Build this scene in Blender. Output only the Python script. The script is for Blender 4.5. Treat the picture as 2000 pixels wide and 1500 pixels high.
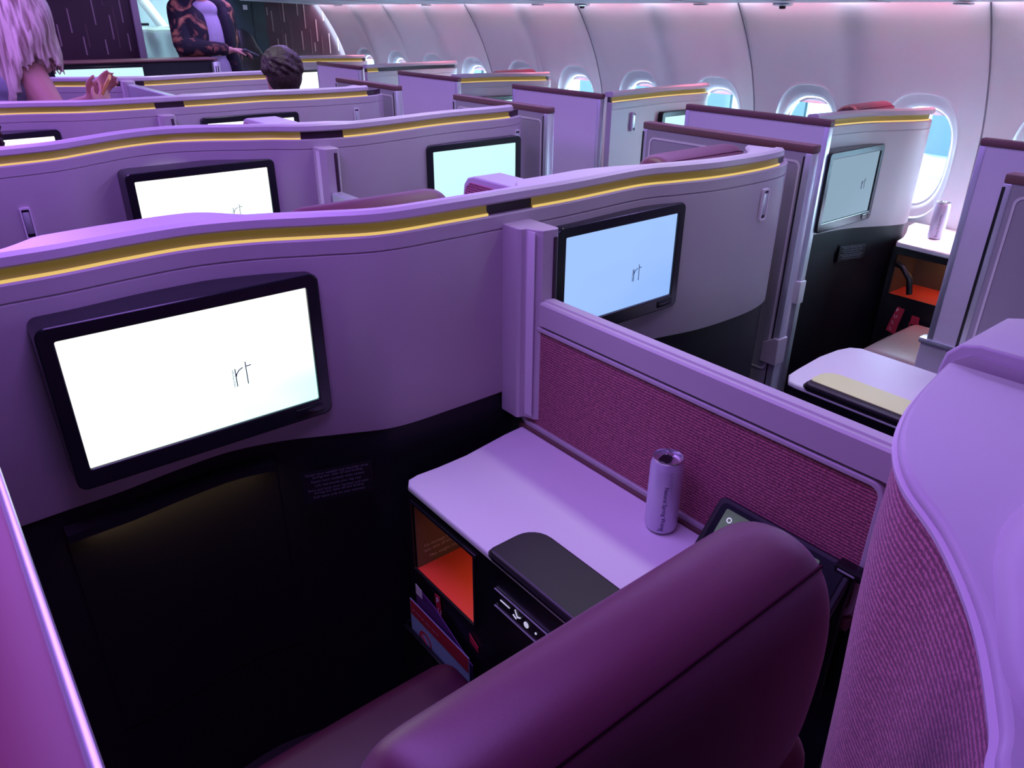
import bpy, bmesh, math, random
from mathutils import Vector, Matrix, noise
random.seed(7)
for o in list(bpy.data.objects): bpy.data.objects.remove(o)
C = bpy.context.scene.collection
S = bpy.context.scene
PI = math.pi

# ---------------------------------------------------------------- camera
CAM_H = 1.60; F_PX = 1459.0
yaw, pitch, roll = math.radians(38.998), math.radians(26.487), math.radians(0.433)
fwd = Vector((math.sin(yaw)*math.cos(pitch), math.cos(yaw)*math.cos(pitch), -math.sin(pitch)))
rx = Vector((math.cos(yaw), -math.sin(yaw), 0)); up = rx.cross(fwd)
rx2 = rx*math.cos(roll)+up*math.sin(roll); up2 = rx2.cross(fwd)
cd = bpy.data.cameras.new('camera'); cam = bpy.data.objects.new('camera', cd); C.objects.link(cam)
cam.matrix_world = Matrix(((rx2.x, up2.x, -fwd.x, 0), (rx2.y, up2.y, -fwd.y, 0), (rx2.z, up2.z, -fwd.z, CAM_H), (0, 0, 0, 1)))
cd.sensor_fit = 'HORIZONTAL'; cd.sensor_width = 36.0; cd.lens = 36.0*F_PX/2000.0
cd.clip_start = 0.02; cd.clip_end = 300
S.camera = cam
# ---------------------------------------------------------------- world (overcast daylight outside the windows)
w = bpy.data.worlds.new('sky'); S.world = w; w.use_nodes = True
bg = w.node_tree.nodes['Background']; bg.inputs[0].default_value = (0.55, 0.82, 1.0, 1); bg.inputs[1].default_value = 26.0
S.view_settings.view_transform = 'Standard'; S.view_settings.look = 'None'
S.view_settings.gamma = 1.0; S.view_settings.exposure = 0.35; S.view_settings.use_curve_mapping = False

def area(name, loc, size, size_y, power, col, rot, spread=180):
    l = bpy.data.lights.new(name, 'AREA'); l.shape = 'RECTANGLE'; l.size = size; l.size_y = size_y
    l.energy = power; l.color = col; l.spread = math.radians(spread)
    o = bpy.data.objects.new(name, l); C.objects.link(o); o.location = loc; o.rotation_euler = rot
    return o
# mood lighting strips of the cabin ceiling
area('aisle_mood_light', (0.30, 3.5, 2.06), 0.45, 6.4, 60, (0.45, 0.22, 1.0), (0, 0, 0))
area('aisle_mood_light_window', (2.25, 3.3, 2.06), 0.25, 6.4, 34, (0.50, 0.34, 1.0), (0, 0, 0))
area('centre_ceiling_light', (1.42, 3.1, 2.07), 0.10, 5.2, 10, (0.85, 0.90, 1.0), (0, 0, 0), 110)
area('left_aisle_magenta_light', (-0.42, 0.6, 2.05), 0.10, 1.2, 2.0, (0.95, 0.16, 0.80), (0, 0, 0), 58)
# wash lights in the cove between bin and side wall
area('cove_light', (3.195, 2.9, 1.83), 0.04, 7.4, 72, (1.0, 0.17, 0.27), (0, math.radians(-30), 0), 100)
area('cove_wash_light', (3.165, 2.9, 1.66), 0.015, 7.4, 4, (0.86, 0.78, 1.0), (0, math.radians(-20), 0), 150)

# ---------------------------------------------------------------- materials
def mat(name, col, rough=0.5, metal=0.0, emit=None, estr=0.0, spec=0.5, coat=0.0, sheen=0.0):
    m = bpy.data.materials.new(name); m.use_nodes = True
    b = m.node_tree.nodes['Principled BSDF']
    b.inputs['Base Color'].default_value = (*col, 1); b.inputs['Roughness'].default_value = rough
    b.inputs['Metallic'].default_value = metal; b.inputs['Specular IOR Level'].default_value = spec
    b.inputs['Coat Weight'].default_value = coat; b.inputs['Sheen Weight'].default_value = sheen
    if emit: b.inputs['Emission Color'].default_value = (*emit, 1); b.inputs['Emission Strength'].default_value = estr
    return m
def N(m, t, **k):
    n = m.node_tree.nodes.new(t)
    for a, v in k.items(): setattr(n, a, v)
    return n
def noise_bump(m, scale, strength, dist=0.001, colvar=0.0):
    nt = m.node_tree; b = nt.nodes['Principled BSDF']
    tc = N(m, 'ShaderNodeTexCoord'); nz = N(m, 'ShaderNodeTexNoise'); nz.inputs['Scale'].default_value = scale
    nz.inputs['Detail'].default_value = 4
    bp = N(m, 'ShaderNodeBump'); bp.inputs['Strength'].default_value = strength; bp.inputs['Distance'].default_value = dist
    nt.links.new(tc.outputs['Object'], nz.inputs['Vector']); nt.links.new(nz.outputs['Fac'], bp.inputs['Height'])
    nt.links.new(bp.outputs['Normal'], b.inputs['Normal'])
    if colvar:
        base = b.inputs['Base Color'].default_value[:]
        r = N(m, 'ShaderNodeValToRGB'); r.color_ramp.elements[0].position = 0.35; r.color_ramp.elements[1].position = 0.65
        r.color_ramp.elements[0].color = (*[c*(1-colvar) for c in base[:3]], 1); r.color_ramp.elements[1].color = (*[min(1, c*(1+colvar)) for c in base[:3]], 1)
        nt.links.new(nz.outputs['Fac'], r.inputs[0]); nt.links.new(r.outputs[0], b.inputs['Base Color'])
    return m
M = {}
M['shell'] = noise_bump(mat('warm_grey_shell_paint', (0.50, 0.44, 0.47), 0.38), 900, 0.05, 0.0003)
M['cap'] = noise_bump(mat('shell_cap_paint', (0.56, 0.49, 0.55), 0.35), 900, 0.05, 0.0003)
M['dark'] = noise_bump(mat('black_lower_panel', (0.010, 0.010, 0.014), 0.45, spec=0.3), 700, 0.1, 0.0003)
M['gold'] = mat('backlit_gold_strip', (0.28, 0.23, 0.05), 0.4, 0.2, (1.0, 0.66, 0.14), 0.07)
M['led'] = mat('glowing_led_line', (0.7, 0.5, 0.1), 0.4, 0.0, (1.0, 0.74, 0.18), 0.5)
M['goldgap'] = mat('strip_joint', (0.04, 0.015, 0.03), 0.4)
M['bezel'] = mat('black_screen_bezel', (0.008, 0.010, 0.014), 0.22)
M['trim'] = mat('brown_leather_trim', (0.17, 0.075, 0.075), 0.5)
M['silver'] = mat('satin_silver_edge', (0.62, 0.64, 0.68), 0.32, 0.6)
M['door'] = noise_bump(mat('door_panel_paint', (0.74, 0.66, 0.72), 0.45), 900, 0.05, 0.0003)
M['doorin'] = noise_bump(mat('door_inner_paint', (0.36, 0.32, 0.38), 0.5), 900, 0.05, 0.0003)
M['table'] = noise_bump(mat('white_tabletop', (0.80, 0.76, 0.78), 0.30), 60, 0.03, 0.0005)
M['white'] = mat('white_plastic', (0.8, 0.78, 0.8), 0.4)
M['leather'] = noise_bump(mat('burgundy_leather', (0.13, 0.022, 0.055), 0.42, sheen=0.15), 350, 0.12, 0.0006)
M['leathershade'] = noise_bump(mat('burgundy_leather_in_shade', (0.06, 0.010, 0.03), 0.45), 350, 0.12, 0.0006)  # burgundy leather darkened to carry the shade low down on the seat
M['tanleather'] = mat('tan_leather', (0.30, 0.22, 0.20), 0.4)  # paler and browner than the burgundy leather
M['seam'] = mat('burgundy_thread', (0.05, 0.006, 0.022), 0.9, spec=0.1)
M['lid'] = mat('dark_plum_lid', (0.022, 0.014, 0.022), 0.4)
M['red'] = mat('red_niche_lining', (0.75, 0.06, 0.03), 0.5)
M['tan'] = mat('bronze_niche_lining', (0.10, 0.065, 0.045), 0.45)
M['redtag'] = mat('red_tag', (0.5, 0.02, 0.05), 0.5)
M['ink'] = mat('dark_blue_ink', (0.02, 0.02, 0.10), 0.5)
M['greytext'] = mat('grey_print', (0.16, 0.16, 0.20), 0.6)
M['glow'] = mat('backlit_glyph', (0.6, 0.6, 0.6), 0.5, 0, (0.8, 0.85, 1.0), 0.4)
M['can'] = mat('lilac_can_paint', (0.62, 0.56, 0.74), 0.35, 0.15)
M['alu'] = mat('bare_aluminium', (0.75, 0.75, 0.78), 0.25, 0.9)
M['black'] = mat('black_plastic', (0.006, 0.006, 0.008), 0.35)
M['ciel'] = noise_bump(mat('bin_underside', (0.80, 0.84, 0.90), 0.45), 900, 0.05, 0.0003)
M['wallp'] = noise_bump(mat('sidewall_panel', (0.78, 0.74, 0.78), 0.5), 900, 0.05, 0.0003)
M['lining'] = mat('dim_grey_lining', (0.10, 0.09, 0.11), 0.6)
M['lamp'] = mat('reading_light_lens', (1, 1, 1), 0.3, 0, (1.0, 0.93, 0.85), 9.0)
M['skin'] = mat('skin', (0.62, 0.32, 0.27), 0.5); M['skin'].node_tree.nodes['Principled BSDF'].inputs['Subsurface Weight'].default_value = 0.1
M['hairdk'] = noise_bump(mat('dark_brown_hair', (0.035, 0.016, 0.014), 0.45), 160, 0.8, 0.004, 0.5)
M['hairbl'] = noise_bump(mat('blond_hair', (0.72, 0.58, 0.48), 0.40), 60, 0.25, 0.002, 0.22)
M['tank'] = noise_bump(mat('grey_tank_top', (0.20, 0.20, 0.25), 0.8), 300, 0.3, 0.001)
M['lav'] = noise_bump(mat('lavender_shirt', (0.50, 0.42, 0.62), 0.8), 300, 0.3, 0.001)
M['pink'] = mat('pink_top', (0.60, 0.35, 0.42), 0.8)
M['carpet'] = noise_bump(mat('dark_carpet', (0.012, 0.012, 0.018), 0.95), 900, 0.5, 0.002, 0.4)
M['monument'] = mat('dark_front_monument', (0.010, 0.014, 0.018), 0.35)
M['teal'] = mat('dark_teal_door', (0.018, 0.05, 0.055), 0.45)

def streaks(m, c1, c2):
    nt = m.node_tree; b = nt.nodes['Principled BSDF']; tc = N(m, 'ShaderNodeTexCoord'); mp = N(m, 'ShaderNodeMapping'); mp.inputs['Scale'].default_value = (60, 60, 5)
    nz = N(m, 'ShaderNodeTexNoise'); nz.inputs['Scale'].default_value = 1.0; nz.inputs['Detail'].default_value = 3; nz.inputs['Distortion'].default_value = 0.6
    r = N(m, 'ShaderNodeValToRGB'); r.color_ramp.elements[0].position = .36; r.color_ramp.elements[1].position = .62
    r.color_ramp.elements[0].color = (*c2, 1); r.color_ramp.elements[1].color = (*c1, 1)
    nt.links.new(tc.outputs['Object'], mp.inputs[0]); nt.links.new(mp.outputs[0], nz.inputs['Vector']); nt.links.new(nz.outputs['Fac'], r.inputs[0])
    for l in list(b.inputs['Base Color'].links): nt.links.remove(l)
    nt.links.new(r.outputs[0], b.inputs['Base Color']); bp = N(m, 'ShaderNodeBump'); bp.inputs['Strength'].default_value = .4; bp.inputs['Distance'].default_value = .003
    nt.links.new(nz.outputs['Fac'], bp.inputs['Height']); nt.links.new(bp.outputs[0], b.inputs['Normal'])
streaks(M['hairbl'], (0.80, 0.66, 0.56), (0.26, 0.17, 0.13))
def fabric(name, c1, c2, sc):
    m = mat(name, c1, 0.85, sheen=0.3); nt = m.node_tree; b = nt.nodes['Principled BSDF']
    tc = N(m, 'ShaderNodeTexCoord'); w1 = N(m, 'ShaderNodeTexWave'); w1.wave_type = 'BANDS'; w1.bands_direction = 'Z'
    w1.inputs['Scale'].default_value = sc; w1.inputs['Distortion'].default_value = 2.5; w1.inputs['Detail'].default_value = 2
    w1.inputs['Detail Scale'].default_value = 6
    nz = N(m, 'ShaderNodeTexNoise'); nz.inputs['Scale'].default_value = sc*4
    mx = N(m, 'ShaderNodeMath', operation='MULTIPLY'); r = N(m, 'ShaderNodeValToRGB')
    r.color_ramp.elements[0].color = (*c2, 1); r.color_ramp.elements[1].color = (*c1, 1)
    r.color_ramp.elements[0].position = 0.12; r.color_ramp.elements[1].position = 0.5
    bp = N(m, 'ShaderNodeBump'); bp.inputs['Strength'].default_value = 0.6; bp.inputs['Distance'].default_value = 0.0015
    nt.links.new(tc.outputs['Object'], w1.inputs['Vector']); nt.links.new(tc.outputs['Object'], nz.inputs['Vector'])
    nt.links.new(w1.outputs['Fac'], mx.inputs[0]); nt.links.new(nz.outputs['Fac'], mx.inputs[1])
    nt.links.new(mx.outputs[0], r.inputs[0]); nt.links.new(r.outputs[0], b.inputs['Base Color'])
    nt.links.new(mx.outputs[0], bp.inputs['Height']); nt.links.new(bp.outputs['Normal'], b.inputs['Normal'])
    return m
M['fabric'] = fabric('burgundy_knit_fabric', (0.58, 0.15, 0.22), (0.15, 0.02, 0.055), 55)
M['fabricbig'] = fabric('burgundy_ribbed_fabric', (0.60, 0.19, 0.27), (0.20, 0.03, 0.075), 42)

def display(name, ca, cb, strength, ax=(1, 0, -1)):
    """picture shown on a lit screen: pale wash from ca (upper left) to cb (lower right)"""
    m = bpy.data.materials.new(name); m.use_nodes = True; nt = m.node_tree; nt.nodes.clear()
    out = N(m, 'ShaderNodeOutputMaterial'); e = N(m, 'ShaderNodeEmission'); e.inputs[1].default_value = strength
    tc = N(m, 'ShaderNodeTexCoord'); nz = N(m, 'ShaderNodeTexNoise'); nz.inputs['Scale'].default_value = 1.3
    sp = N(m, 'ShaderNodeSeparateXYZ'); ad = N(m, 'ShaderNodeMath', operation='SUBTRACT')
    md = N(m, 'ShaderNodeMath', operation='ADD'); r = N(m, 'ShaderNodeValToRGB')
    r.color_ramp.elements[0].position = 0.35; r.color_ramp.elements[1].position = 1.35 if False else 1.0
    r.color_ramp.elements[0].color = (*ca, 1); r.color_ramp.elements[1].color = (*cb, 1)
    nt.links.new(tc.outputs['Generated'], sp.inputs[0]); nt.links.new(tc.outputs['Generated'], nz.inputs['Vector'])
    mu = N(m, 'ShaderNodeMath', operation='MULTIPLY'); mu.inputs[1].default_value = 0.5
    nt.links.new(sp.outputs['X'], mu.inputs[0]); nt.links.new(mu.outputs[0], ad.inputs[0])
    m2 = N(m, 'ShaderNodeMath', operation='MULTIPLY'); m2.inputs[1].default_value = 0.6
    nt.links.new(sp.outputs['Z'], m2.inputs[0]); nt.links.new(m2.outputs[0], ad.inputs[1])
    nt.links.new(ad.outputs[0], md.inputs[0]); nt.links.new(nz.outputs['Fac'], md.inputs[1])
    nt.links.new(md.outputs[0], r.inputs[0]); nt.links.new(r.outputs[0], e.inputs[0]); nt.links.new(e.outputs[0], out.inputs[0])
    return m
M['scrW'] = display('bright_white_display', (1.0, 1.0, 0.98), (0.50, 0.98, 1.0), 1.25)
M['scrC'] = display('cyan_white_display', (0.62, 0.95, 1.0), (0.50, 0.85, 1.0), 0.84)
M['scrB'] = display('pale_blue_display', (0.36, 0.56, 1.0), (0.30, 0.50, 1.0), 0.80)
M['scrG'] = display('dim_blue_display', (0.38, 0.55, 0.72), (0.42, 0.60, 0.80), 0.55)
M['scrT'] = display('handset_display', (0.10, 0.11, 0.14), (0.17, 0.20, 0.24), 0.6)

# glass pane: thin, clear
gm = bpy.data.materials.new('window_pane'); gm.use_nodes = True; nt = gm.node_tree; nt.nodes.clear()
o_ = N(gm, 'ShaderNodeOutputMaterial'); mxs = N(gm, 'ShaderNodeMixShader'); tr = N(gm, 'ShaderNodeBsdfTransparent'); gl = N(gm, 'ShaderNodeBsdfGlossy')
gl.inputs['Roughness'].default_value = 0.02; fr = N(gm, 'ShaderNodeFresnel'); tr.inputs[0].default_value = (0.92, 0.97, 1, 1)
mxs.inputs[0].default_value = 0.05; nt.nodes.remove(fr); nt.links.new(tr.outputs[0], mxs.inputs[1]); nt.links.new(gl.outputs[0], mxs.inputs[2]); nt.links.new(mxs.outputs[0], o_.inputs[0])
M['glass'] = gm

# dark floral jacket
fm = mat('dark_floral_cloth', (0.02, 0.015, 0.03), 0.8); nt = fm.node_tree
tc = N(fm, 'ShaderNodeTexCoord'); vz = N(fm, 'ShaderNodeTexNoise'); vz.inputs['Scale'].default_value = 9; vz.inputs['Detail'].default_value = 3; vz.inputs['Distortion'].default_value = 1.2
rr = N(fm, 'ShaderNodeValToRGB'); rr.color_ramp.elements[0].position = 0.53; rr.color_ramp.elements[0].color = (0.012, 0.010, 0.022, 1)
rr.color_ramp.elements[1].position = 0.62; rr.color_ramp.elements[1].color = (0.36, 0.13, 0.09, 1)
e3 = rr.color_ramp.elements.new(0.72); e3.color = (0.55, 0.28, 0.14, 1)
nt.links.new(tc.outputs['Object'], vz.inputs['Vector']); nt.links.new(vz.outputs['Fac'], rr.inputs[0]); nt.links.new(rr.outputs[0], nt.nodes['Principled BSDF'].inputs['Base Color'])
M['floral'] = fm

# bulkhead panel: fine vertical light dashes inlaid in a plum laminate are built as geometry; the laminate:
M['plum'] = noise_bump(mat('plum_laminate', (0.055, 0.018, 0.035), 0.35), 200, 0.03, 0.0004)
M['dash'] = mat('pale_inlay', (0.40, 0.29, 0.30), 0.5)
M['dashdim'] = mat('dim_inlay', (0.16, 0.08, 0.10), 0.4)

# ---------------------------------------------------------------- helpers
def rootloc(p):
    while p is not None and p.parent is not None: p = p.parent
    return Vector(p.location) if p is not None else Vector((0, 0, 0))
def ob(name, bm, m, parent=None, smooth=True, label=None, bevel=0.0, angle=40):
    if isinstance(bm, bmesh.types.BMesh):
        bmesh.ops.recalc_face_normals(bm, faces=bm.faces)
        me = bpy.data.meshes.new(name); bm.to_mesh(me); bm.free()
    else: me = bm
    L = rootloc(parent)
    if L.length > 0: me.transform(Matrix.Translation(-L))
    me.materials.append(M[m] if isinstance(m, str) else m)
    if smooth:
        for p in me.polygons: p.use_smooth = True
        try: me.set_sharp_from_angle(angle=math.radians(angle))
        except Exception: pass
    o = bpy.data.objects.new(name, me); C.objects.link(o)
    if parent is not None: o.parent = parent
    if bevel:
        b = o.modifiers.new('bevel', 'BEVEL'); b.width = bevel; b.segments = 3; b.limit_method = 'ANGLE'; b.angle_limit = math.radians(50)
    if label: o['label'] = label
    return o
def tag(o, label, cat, group=None):
    o['label'] = label; o['category'] = cat
    if group: o['group'] = group
    return o
def thing(name, label, cat, loc=(0, 0, 0), group=None):
    o = bpy.data.objects.new(name, None); o.empty_display_size = 0.1; C.objects.link(o); o.location = loc
    return tag(o, label, cat, group)
def struct(o): o['kind'] = 'structure'; return o

def box(bm, x0, x1, y0, y1, z0, z1):
    r = bmesh.ops.create_cube(bm, size=1.0)
    for v in r['verts']:
        v.co = Vector((x0+(v.co.x+.5)*(x1-x0), y0+(v.co.y+.5)*(y1-y0), z0+(v.co.z+.5)*(z1-z0)))
    return r['verts']
def B(x0, x1, y0, y1, z0, z1):
    bm = bmesh.new(); box(bm, x0, x1, y0, y1, z0, z1); return bm
def RB(x0, x1, y0, y1, z0, z1, r, seg=4):
    bm = B(x0, x1, y0, y1, z0, z1)
    bmesh.ops.bevel(bm, geom=bm.edges[:]+bm.verts[:], offset=r, segments=seg, profile=0.5, affect='EDGES'); return bm
def rrect(x0, x1, y0, y1, r, n=6):
    if not isinstance(r, (tuple, list)): r = (r,)*4
    pts = []
    for (cx, cy, a, q) in ((x1, y1, 0, r[0]), (x0, y1, 90, r[1]), (x0, y0, 180, r[2]), (x1, y0, 270, r[3])):
        sx = -1 if cx == x1 else 1; sy = -1 if cy == y1 else 1
        for i in range(n+1):
            t = math.radians(a+90*i/n); pts.append((cx+sx*q+q*math.cos(t), cy+sy*q+q*math.sin(t)))
    return pts
def prism(pts, lo, hi, axis='z', bm=None):
    """pts (a,b) extruded along axis between lo and hi. z:(x,y)  y:(x,z)  x:(y,z)"""
    bm = bm or bmesh.new()
    def P(a, b, c): return {'z': (a, b, c), 'y': (a, c, b), 'x': (c, a, b)}[axis]
    v0 = [bm.verts.new(P(a, b, lo)) for a, b in pts]; v1 = [bm.verts.new(P(a, b, hi)) for a, b in pts]
    bm.faces.new(v0[::-1]); bm.faces.new(v1)
    n = len(pts)
    for i in range(n): bm.faces.new((v0[i], v0[(i+1) % n], v1[(i+1) % n], v1[i]))
    return bm
def ringprism(outer, inner, lo, hi, axis='y', bm=None):
    bm = bm or bmesh.new()
    def P(a, b, c): return {'z': (a, b, c), 'y': (a, c, b), 'x': (c, a, b)}[axis]
    n = len(outer); R = [[bm.verts.new(P(a, b, c)) for a, b in L] for L in (outer, inner) for c in (lo, hi)]
    for i in range(n):
        j = (i+1) % n
        bm.faces.new((R[0][i], R[0][j], R[1][j], R[1][i])); bm.faces.new((R[2][j], R[2][i], R[3][i], R[3][j]))
        bm.faces.new((R[0][j], R[0][i], R[2][i], R[2][j])); bm.faces.new((R[1][i], R[1][j], R[3][j], R[3][i]))
    return bm
def catmull(pts, n=6):
    out = []; P = [Vector((*p, 0)) if len(p) == 2 else Vector(p) for p in pts]
    P = [P[0]*2-P[1]]+P+[P[-1]*2-P[-2]]
    for i in range(1, len(P)-2):
        a, b, c, d = P[i-1:i+3]
        for k in range(n):
            t = k/n; out.append(0.5*((2*b)+(c-a)*t+(2*a-5*b+4*c-d)*t*t+(3*b-a-3*c+d)*t**3))
    out.append(P[-2]); return out
def sweep(path, section, bm=None, cap=True, closed=True):
    """path: list of Vector (x,y,_) ; section(i,t,p) -> list of (o,z), o = offset toward the aft side (right-hand normal of path direction)"""
    bm = bm or bmesh.new(); rings = []; n = len(path)
    for i, p in enumerate(path):
        d = (path[min(n-1, i+1)]-path[max(0, i-1)]); d.z = 0; d.normalize(); nr = Vector((d.y, -d.x, 0))
        rings.append([bm.verts.new((p.x+nr.x*o, p.y+nr.y*o, z)) for o, z in section(i, i/(n-1), p)])
    m = len(rings[0])
    for i in range(n-1):
        for j in range(m if closed else m-1):
            k = (j+1) % m; bm.faces.new((rings[i][j], rings[i+1][j], rings[i+1][k], rings[i][k]))
    if cap and closed: bm.faces.new(rings[0][::-1]); bm.faces.new(rings[-1])
    return bm
def tube(path, rad, bm=None, seg=8, taper=None):
    bm = bm or bmesh.new(); n = len(path); rings = []
    P = [Vector(p) for p in path]
    for i, p in enumerate(P):
        d = (P[min(n-1, i+1)]-P[max(0, i-1)]).normalized(); a = d.cross(Vector((0, 0, 1)))
        if a.length < 0.1: a = d.cross(Vector((1, 0, 0)))
        a.normalize(); b = d.cross(a); r = rad if taper is None else rad*taper(i/(n-1))
        rings.append([bm.verts.new(p+(a*math.cos(2*PI*k/seg)+b*math.sin(2*PI*k/seg))*r) for k in range(seg)])
    for i in range(n-1):
        for k in range(seg): bm.faces.new((rings[i][k], rings[i][(k+1) % seg], rings[i+1][(k+1) % seg], rings[i+1][k]))
    bm.faces.new(rings[0][::-1]); bm.faces.new(rings[-1]); return bm
def lathe(prof, cx, cy, seg=40, bm=None, start=True):
    bm = bm or bmesh.new(); rings = []
    for r, z in prof: rings.append([bm.verts.new((cx+r*math.cos(2*PI*k/seg), cy+r*math.sin(2*PI*k/seg), z)) for k in range(seg)])
    for i in range(len(prof)-1):
        for k in range(seg): bm.faces.new((rings[i][k], rings[i][(k+1) % seg], rings[i+1][(k+1) % seg], rings[i+1][k]))
    if start: bm.faces.new(rings[0][::-1])
    bm.faces.new(rings[-1]); return bm
def text(name, s, size, origin, xd, yd, m, parent, align='LEFT', ext=0.0002, label=None, font_w=1.0):
    cu = bpy.data.curves.new(name, 'FONT'); cu.body = s; cu.size = size; cu.align_x = align; cu.extrude = ext; cu.resolution_u = 2
    cu.space_character = font_w
    t = bpy.data.objects.new(name, cu); C.objects.link(t)
    dg = bpy.context.evaluated_depsgraph_get(); dg.update()
    me = bpy.data.meshes.new_from_object(t.evaluated_get(dg)); bpy.data.objects.remove(t); bpy.data.curves.remove(cu)
    me.materials.clear()
    xd = Vector(xd).normalized(); yd = Vector(yd).normalized(); zd = xd.cross(yd); O = Vector(origin)
    me.transform(Matrix(((xd.x, yd.x, zd.x, O.x), (xd.y, yd.y, zd.y, O.y), (xd.z, yd.z, zd.z, O.z), (0, 0, 0, 1))))
    return ob(name, me, m, parent, smooth=False, label=label)

PITCH = 2.247     # two rows
# ================================================================ setting
# floor, ceiling, hull
struct(ob('floor', B(-1.9, 3.9, -1.7, 7.0, -0.05, 0.0), 'carpet', smooth=False))
struct(ob('ceiling', B(-1.9, 3.0, -1.7, 7.0, 2.12, 2.17), 'lining', smooth=False))
struct(ob('wall_left', B(-1.62, -1.57, -1.7, 7.0, 0, 2.12), 'lining', smooth=False))
struct(ob('wall_back', B(-1.62, 3.9, -1.72, -1.67, 0, 2.12), 'lining', smooth=False))

WY0 = 1.515; WP = 0.533
def wall_x(y, z):
    x = 3.475
    if z > 1.12: x -= 0.235*((min(z, 1.66)-1.12)/0.52)**1.7
    ph = (y-WY0)/WP
    fade = 0.35+0.65*min(1, max(0, (z-0.6)/0.7))
    x -= 0.052*fade*(0.5-0.5*math.cos(2*PI*ph))**1.8            # panel swells between two windows
    s = (y-(WY0-WP/2))/(2*WP); d = abs(s-round(s))*2*WP
    x -= 0.012*math.exp(-(d/0.022)**2)                            # raised joint between two wall panels
    return x
def wall_rows(y0, y1, zs, bm, ny):
    ys = [y0+(y1-y0)*i/ny for i in range(ny+1)]
    g = [[bm.verts.new((wall_x(y, z), y, z)) for z in zs] for y in ys]
    for i in range(ny):
        for j in range(len(zs)-1): bm.faces.new((g[i][j], g[i+1][j], g[i+1][j+1], g[i][j+1]))
bm = bmesh.new()
NW0, NW1 = -5, 10
ya, yb = WY0+(NW0-.5)*WP, WY0+(NW1-.5)*WP
nyy = (NW1-NW0)*24
wall_rows(ya, yb, [0, .15, .3, 0.45, .6, .726], bm, nyy)
wall_rows(ya, yb, [1.394]+[1.40+.06*i for i in range(9)], bm, nyy)
def superell(t, a, b, n):
    c, s = math.cos(t), math.sin(t); r = (abs(c/a)**n+abs(s/b)**n)**(-1/n); return r*c, r*s
SEG = 96
for k in range(NW0, NW1):
    cy = WY0+k*WP; cz = 1.045
    rings = []
    for (a, b, n, dx) in ((.134, .206, 2.6, .032), (.137, .210, 2.6, .018), (.148, .226, 2.6, .012), (.164, .255, 2.7, .012), (.170, .262, 2.7, -.004), (.176, .269, 2.7, -.001), (.183, .277, 2.7, 0.0)):
        rings.append([])
        for s in range(SEG):
            t = 2*PI*(s+.5)/SEG; u, v = superell(t, a, b, n)
            u = max(-WP/2, min(WP/2, u))
            rings[-1].append(bm.verts.new((wall_x(cy+u, cz+v)+dx if dx >= 0 else wall_x(cy+u, cz+v)+dx, cy+u, cz+v)))
    # blend out to the rectangle
    for fct in (0.25, 0.5, 0.75, 1.0):
        R = []
        for s in range(SEG):
            t = 2*PI*(s+.5)/SEG; u0, v0 = superell(t, .183, .277, 2.7)
            c, sn = math.cos(t), math.sin(t)
            hy, hzu, hzd = WP/2, 1.40-cz, cz-.72
            q = min(hy/max(1e-6, abs(c)), (hzu if sn > 0 else hzd)/max(1e-6, abs(sn)))
            # snap directions close to the corners onto them
            u1, v1 = q*c, q*sn
            u, v = u0+(u1-u0)*fct, v0+(v1-v0)*fct
            R.append(bm.verts.new((wall_x(cy+u, cz+v), cy+u, cz+v)))
        rings.append(R)
    for i in range(len(rings)-1):
        for s in range(SEG):
            q = (s+1) % SEG; bm.faces.new((rings[i][s], rings[i][q], rings[i+1][q], rings[i+1][s]))
    # the four corners of the cell
    for (sy, sz) in ((1, 1), (-1, 1), (-1, -1), (1, -1)):
        yy = cy+sy*WP/2; zz = 1.40 if sz > 0 else .72
        L = [v for v in rings[-1] if (abs(v.co.y-yy) < 1e-4 or abs(v.co.z-zz) < 1e-4) and (v.co.y-cy)*sy > 0 and (v.co.z-cz)*sz > 0]
        a = [v for v in L if abs(v.co.y-yy) < 1e-4]; b = [v for v in L if abs(v.co.z-zz) < 1e-4]
        if a and b:
            va = max(a, key=lambda v: sz*v.co.z); vb = max(b, key=lambda v: sy*v.co.y)
            if va is not vb: bm.faces.new((va, vb, bm.verts.new((wall_x(yy, zz), yy, zz))))
wr = struct(ob('wall_right', bm, 'wallp', angle=60))
M['joint'] = mat('wall_joint_seal', (0.22, 0.20, 0.24), 0.6)
for k in range(-3, 4):
    y = WY0-WP/2+2*WP*k; bm = bmesh.new(); zz = [i*.05 for i in range(34)]
    g = [[bm.verts.new((wall_x(y, z)-.0012*(abs(q) < .003)+.003*(abs(q) > .003), y+q, z)) for z in zz] for q in (-.0036, -.0026, .0026, .0036)]
    for i in range(3):
        for j in range(33): bm.faces.new((g[i][j], g[i+1][j], g[i+1][j+1], g[i][j+1]))
    ob('joint_seal', bm, 'joint', wr)
# windows: gasket frame, pane, half-inch of pull-down shade
for k in range(NW0+3, NW1):
    cy = WY0+k*WP; cz = 1.045; i = k-NW0-2
    pts = [superell(2*PI*(s+.5)/SEG, 0.136, .208, 2.6) for s in range(SEG)]; inn = [superell(2*PI*(s+.5)/SEG, .128, .199, 2.6) for s in range(SEG)]
    fr_ = ob('window_%d' % i, ringprism([(cy+a, cz+b) for a, b in pts], [(cy+a, cz+b) for a, b in inn], 3.494, 3.509, 'x'), 'white'); struct(fr_)
    ob('pane', prism([(cy+a, cz+b) for a, b in pts], 3.5070, 3.5085, 'x'), 'glass', fr_, smooth=False)
    sh = [(a, b) for a, b in inn if b > .172]; sh.sort(key=lambda p: p[0])
    ob('shade', prism([(cy+a, cz+b) for a, b in sh], 3.500, 3.504, 'x'), 'white', fr_, smooth=False)

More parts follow.
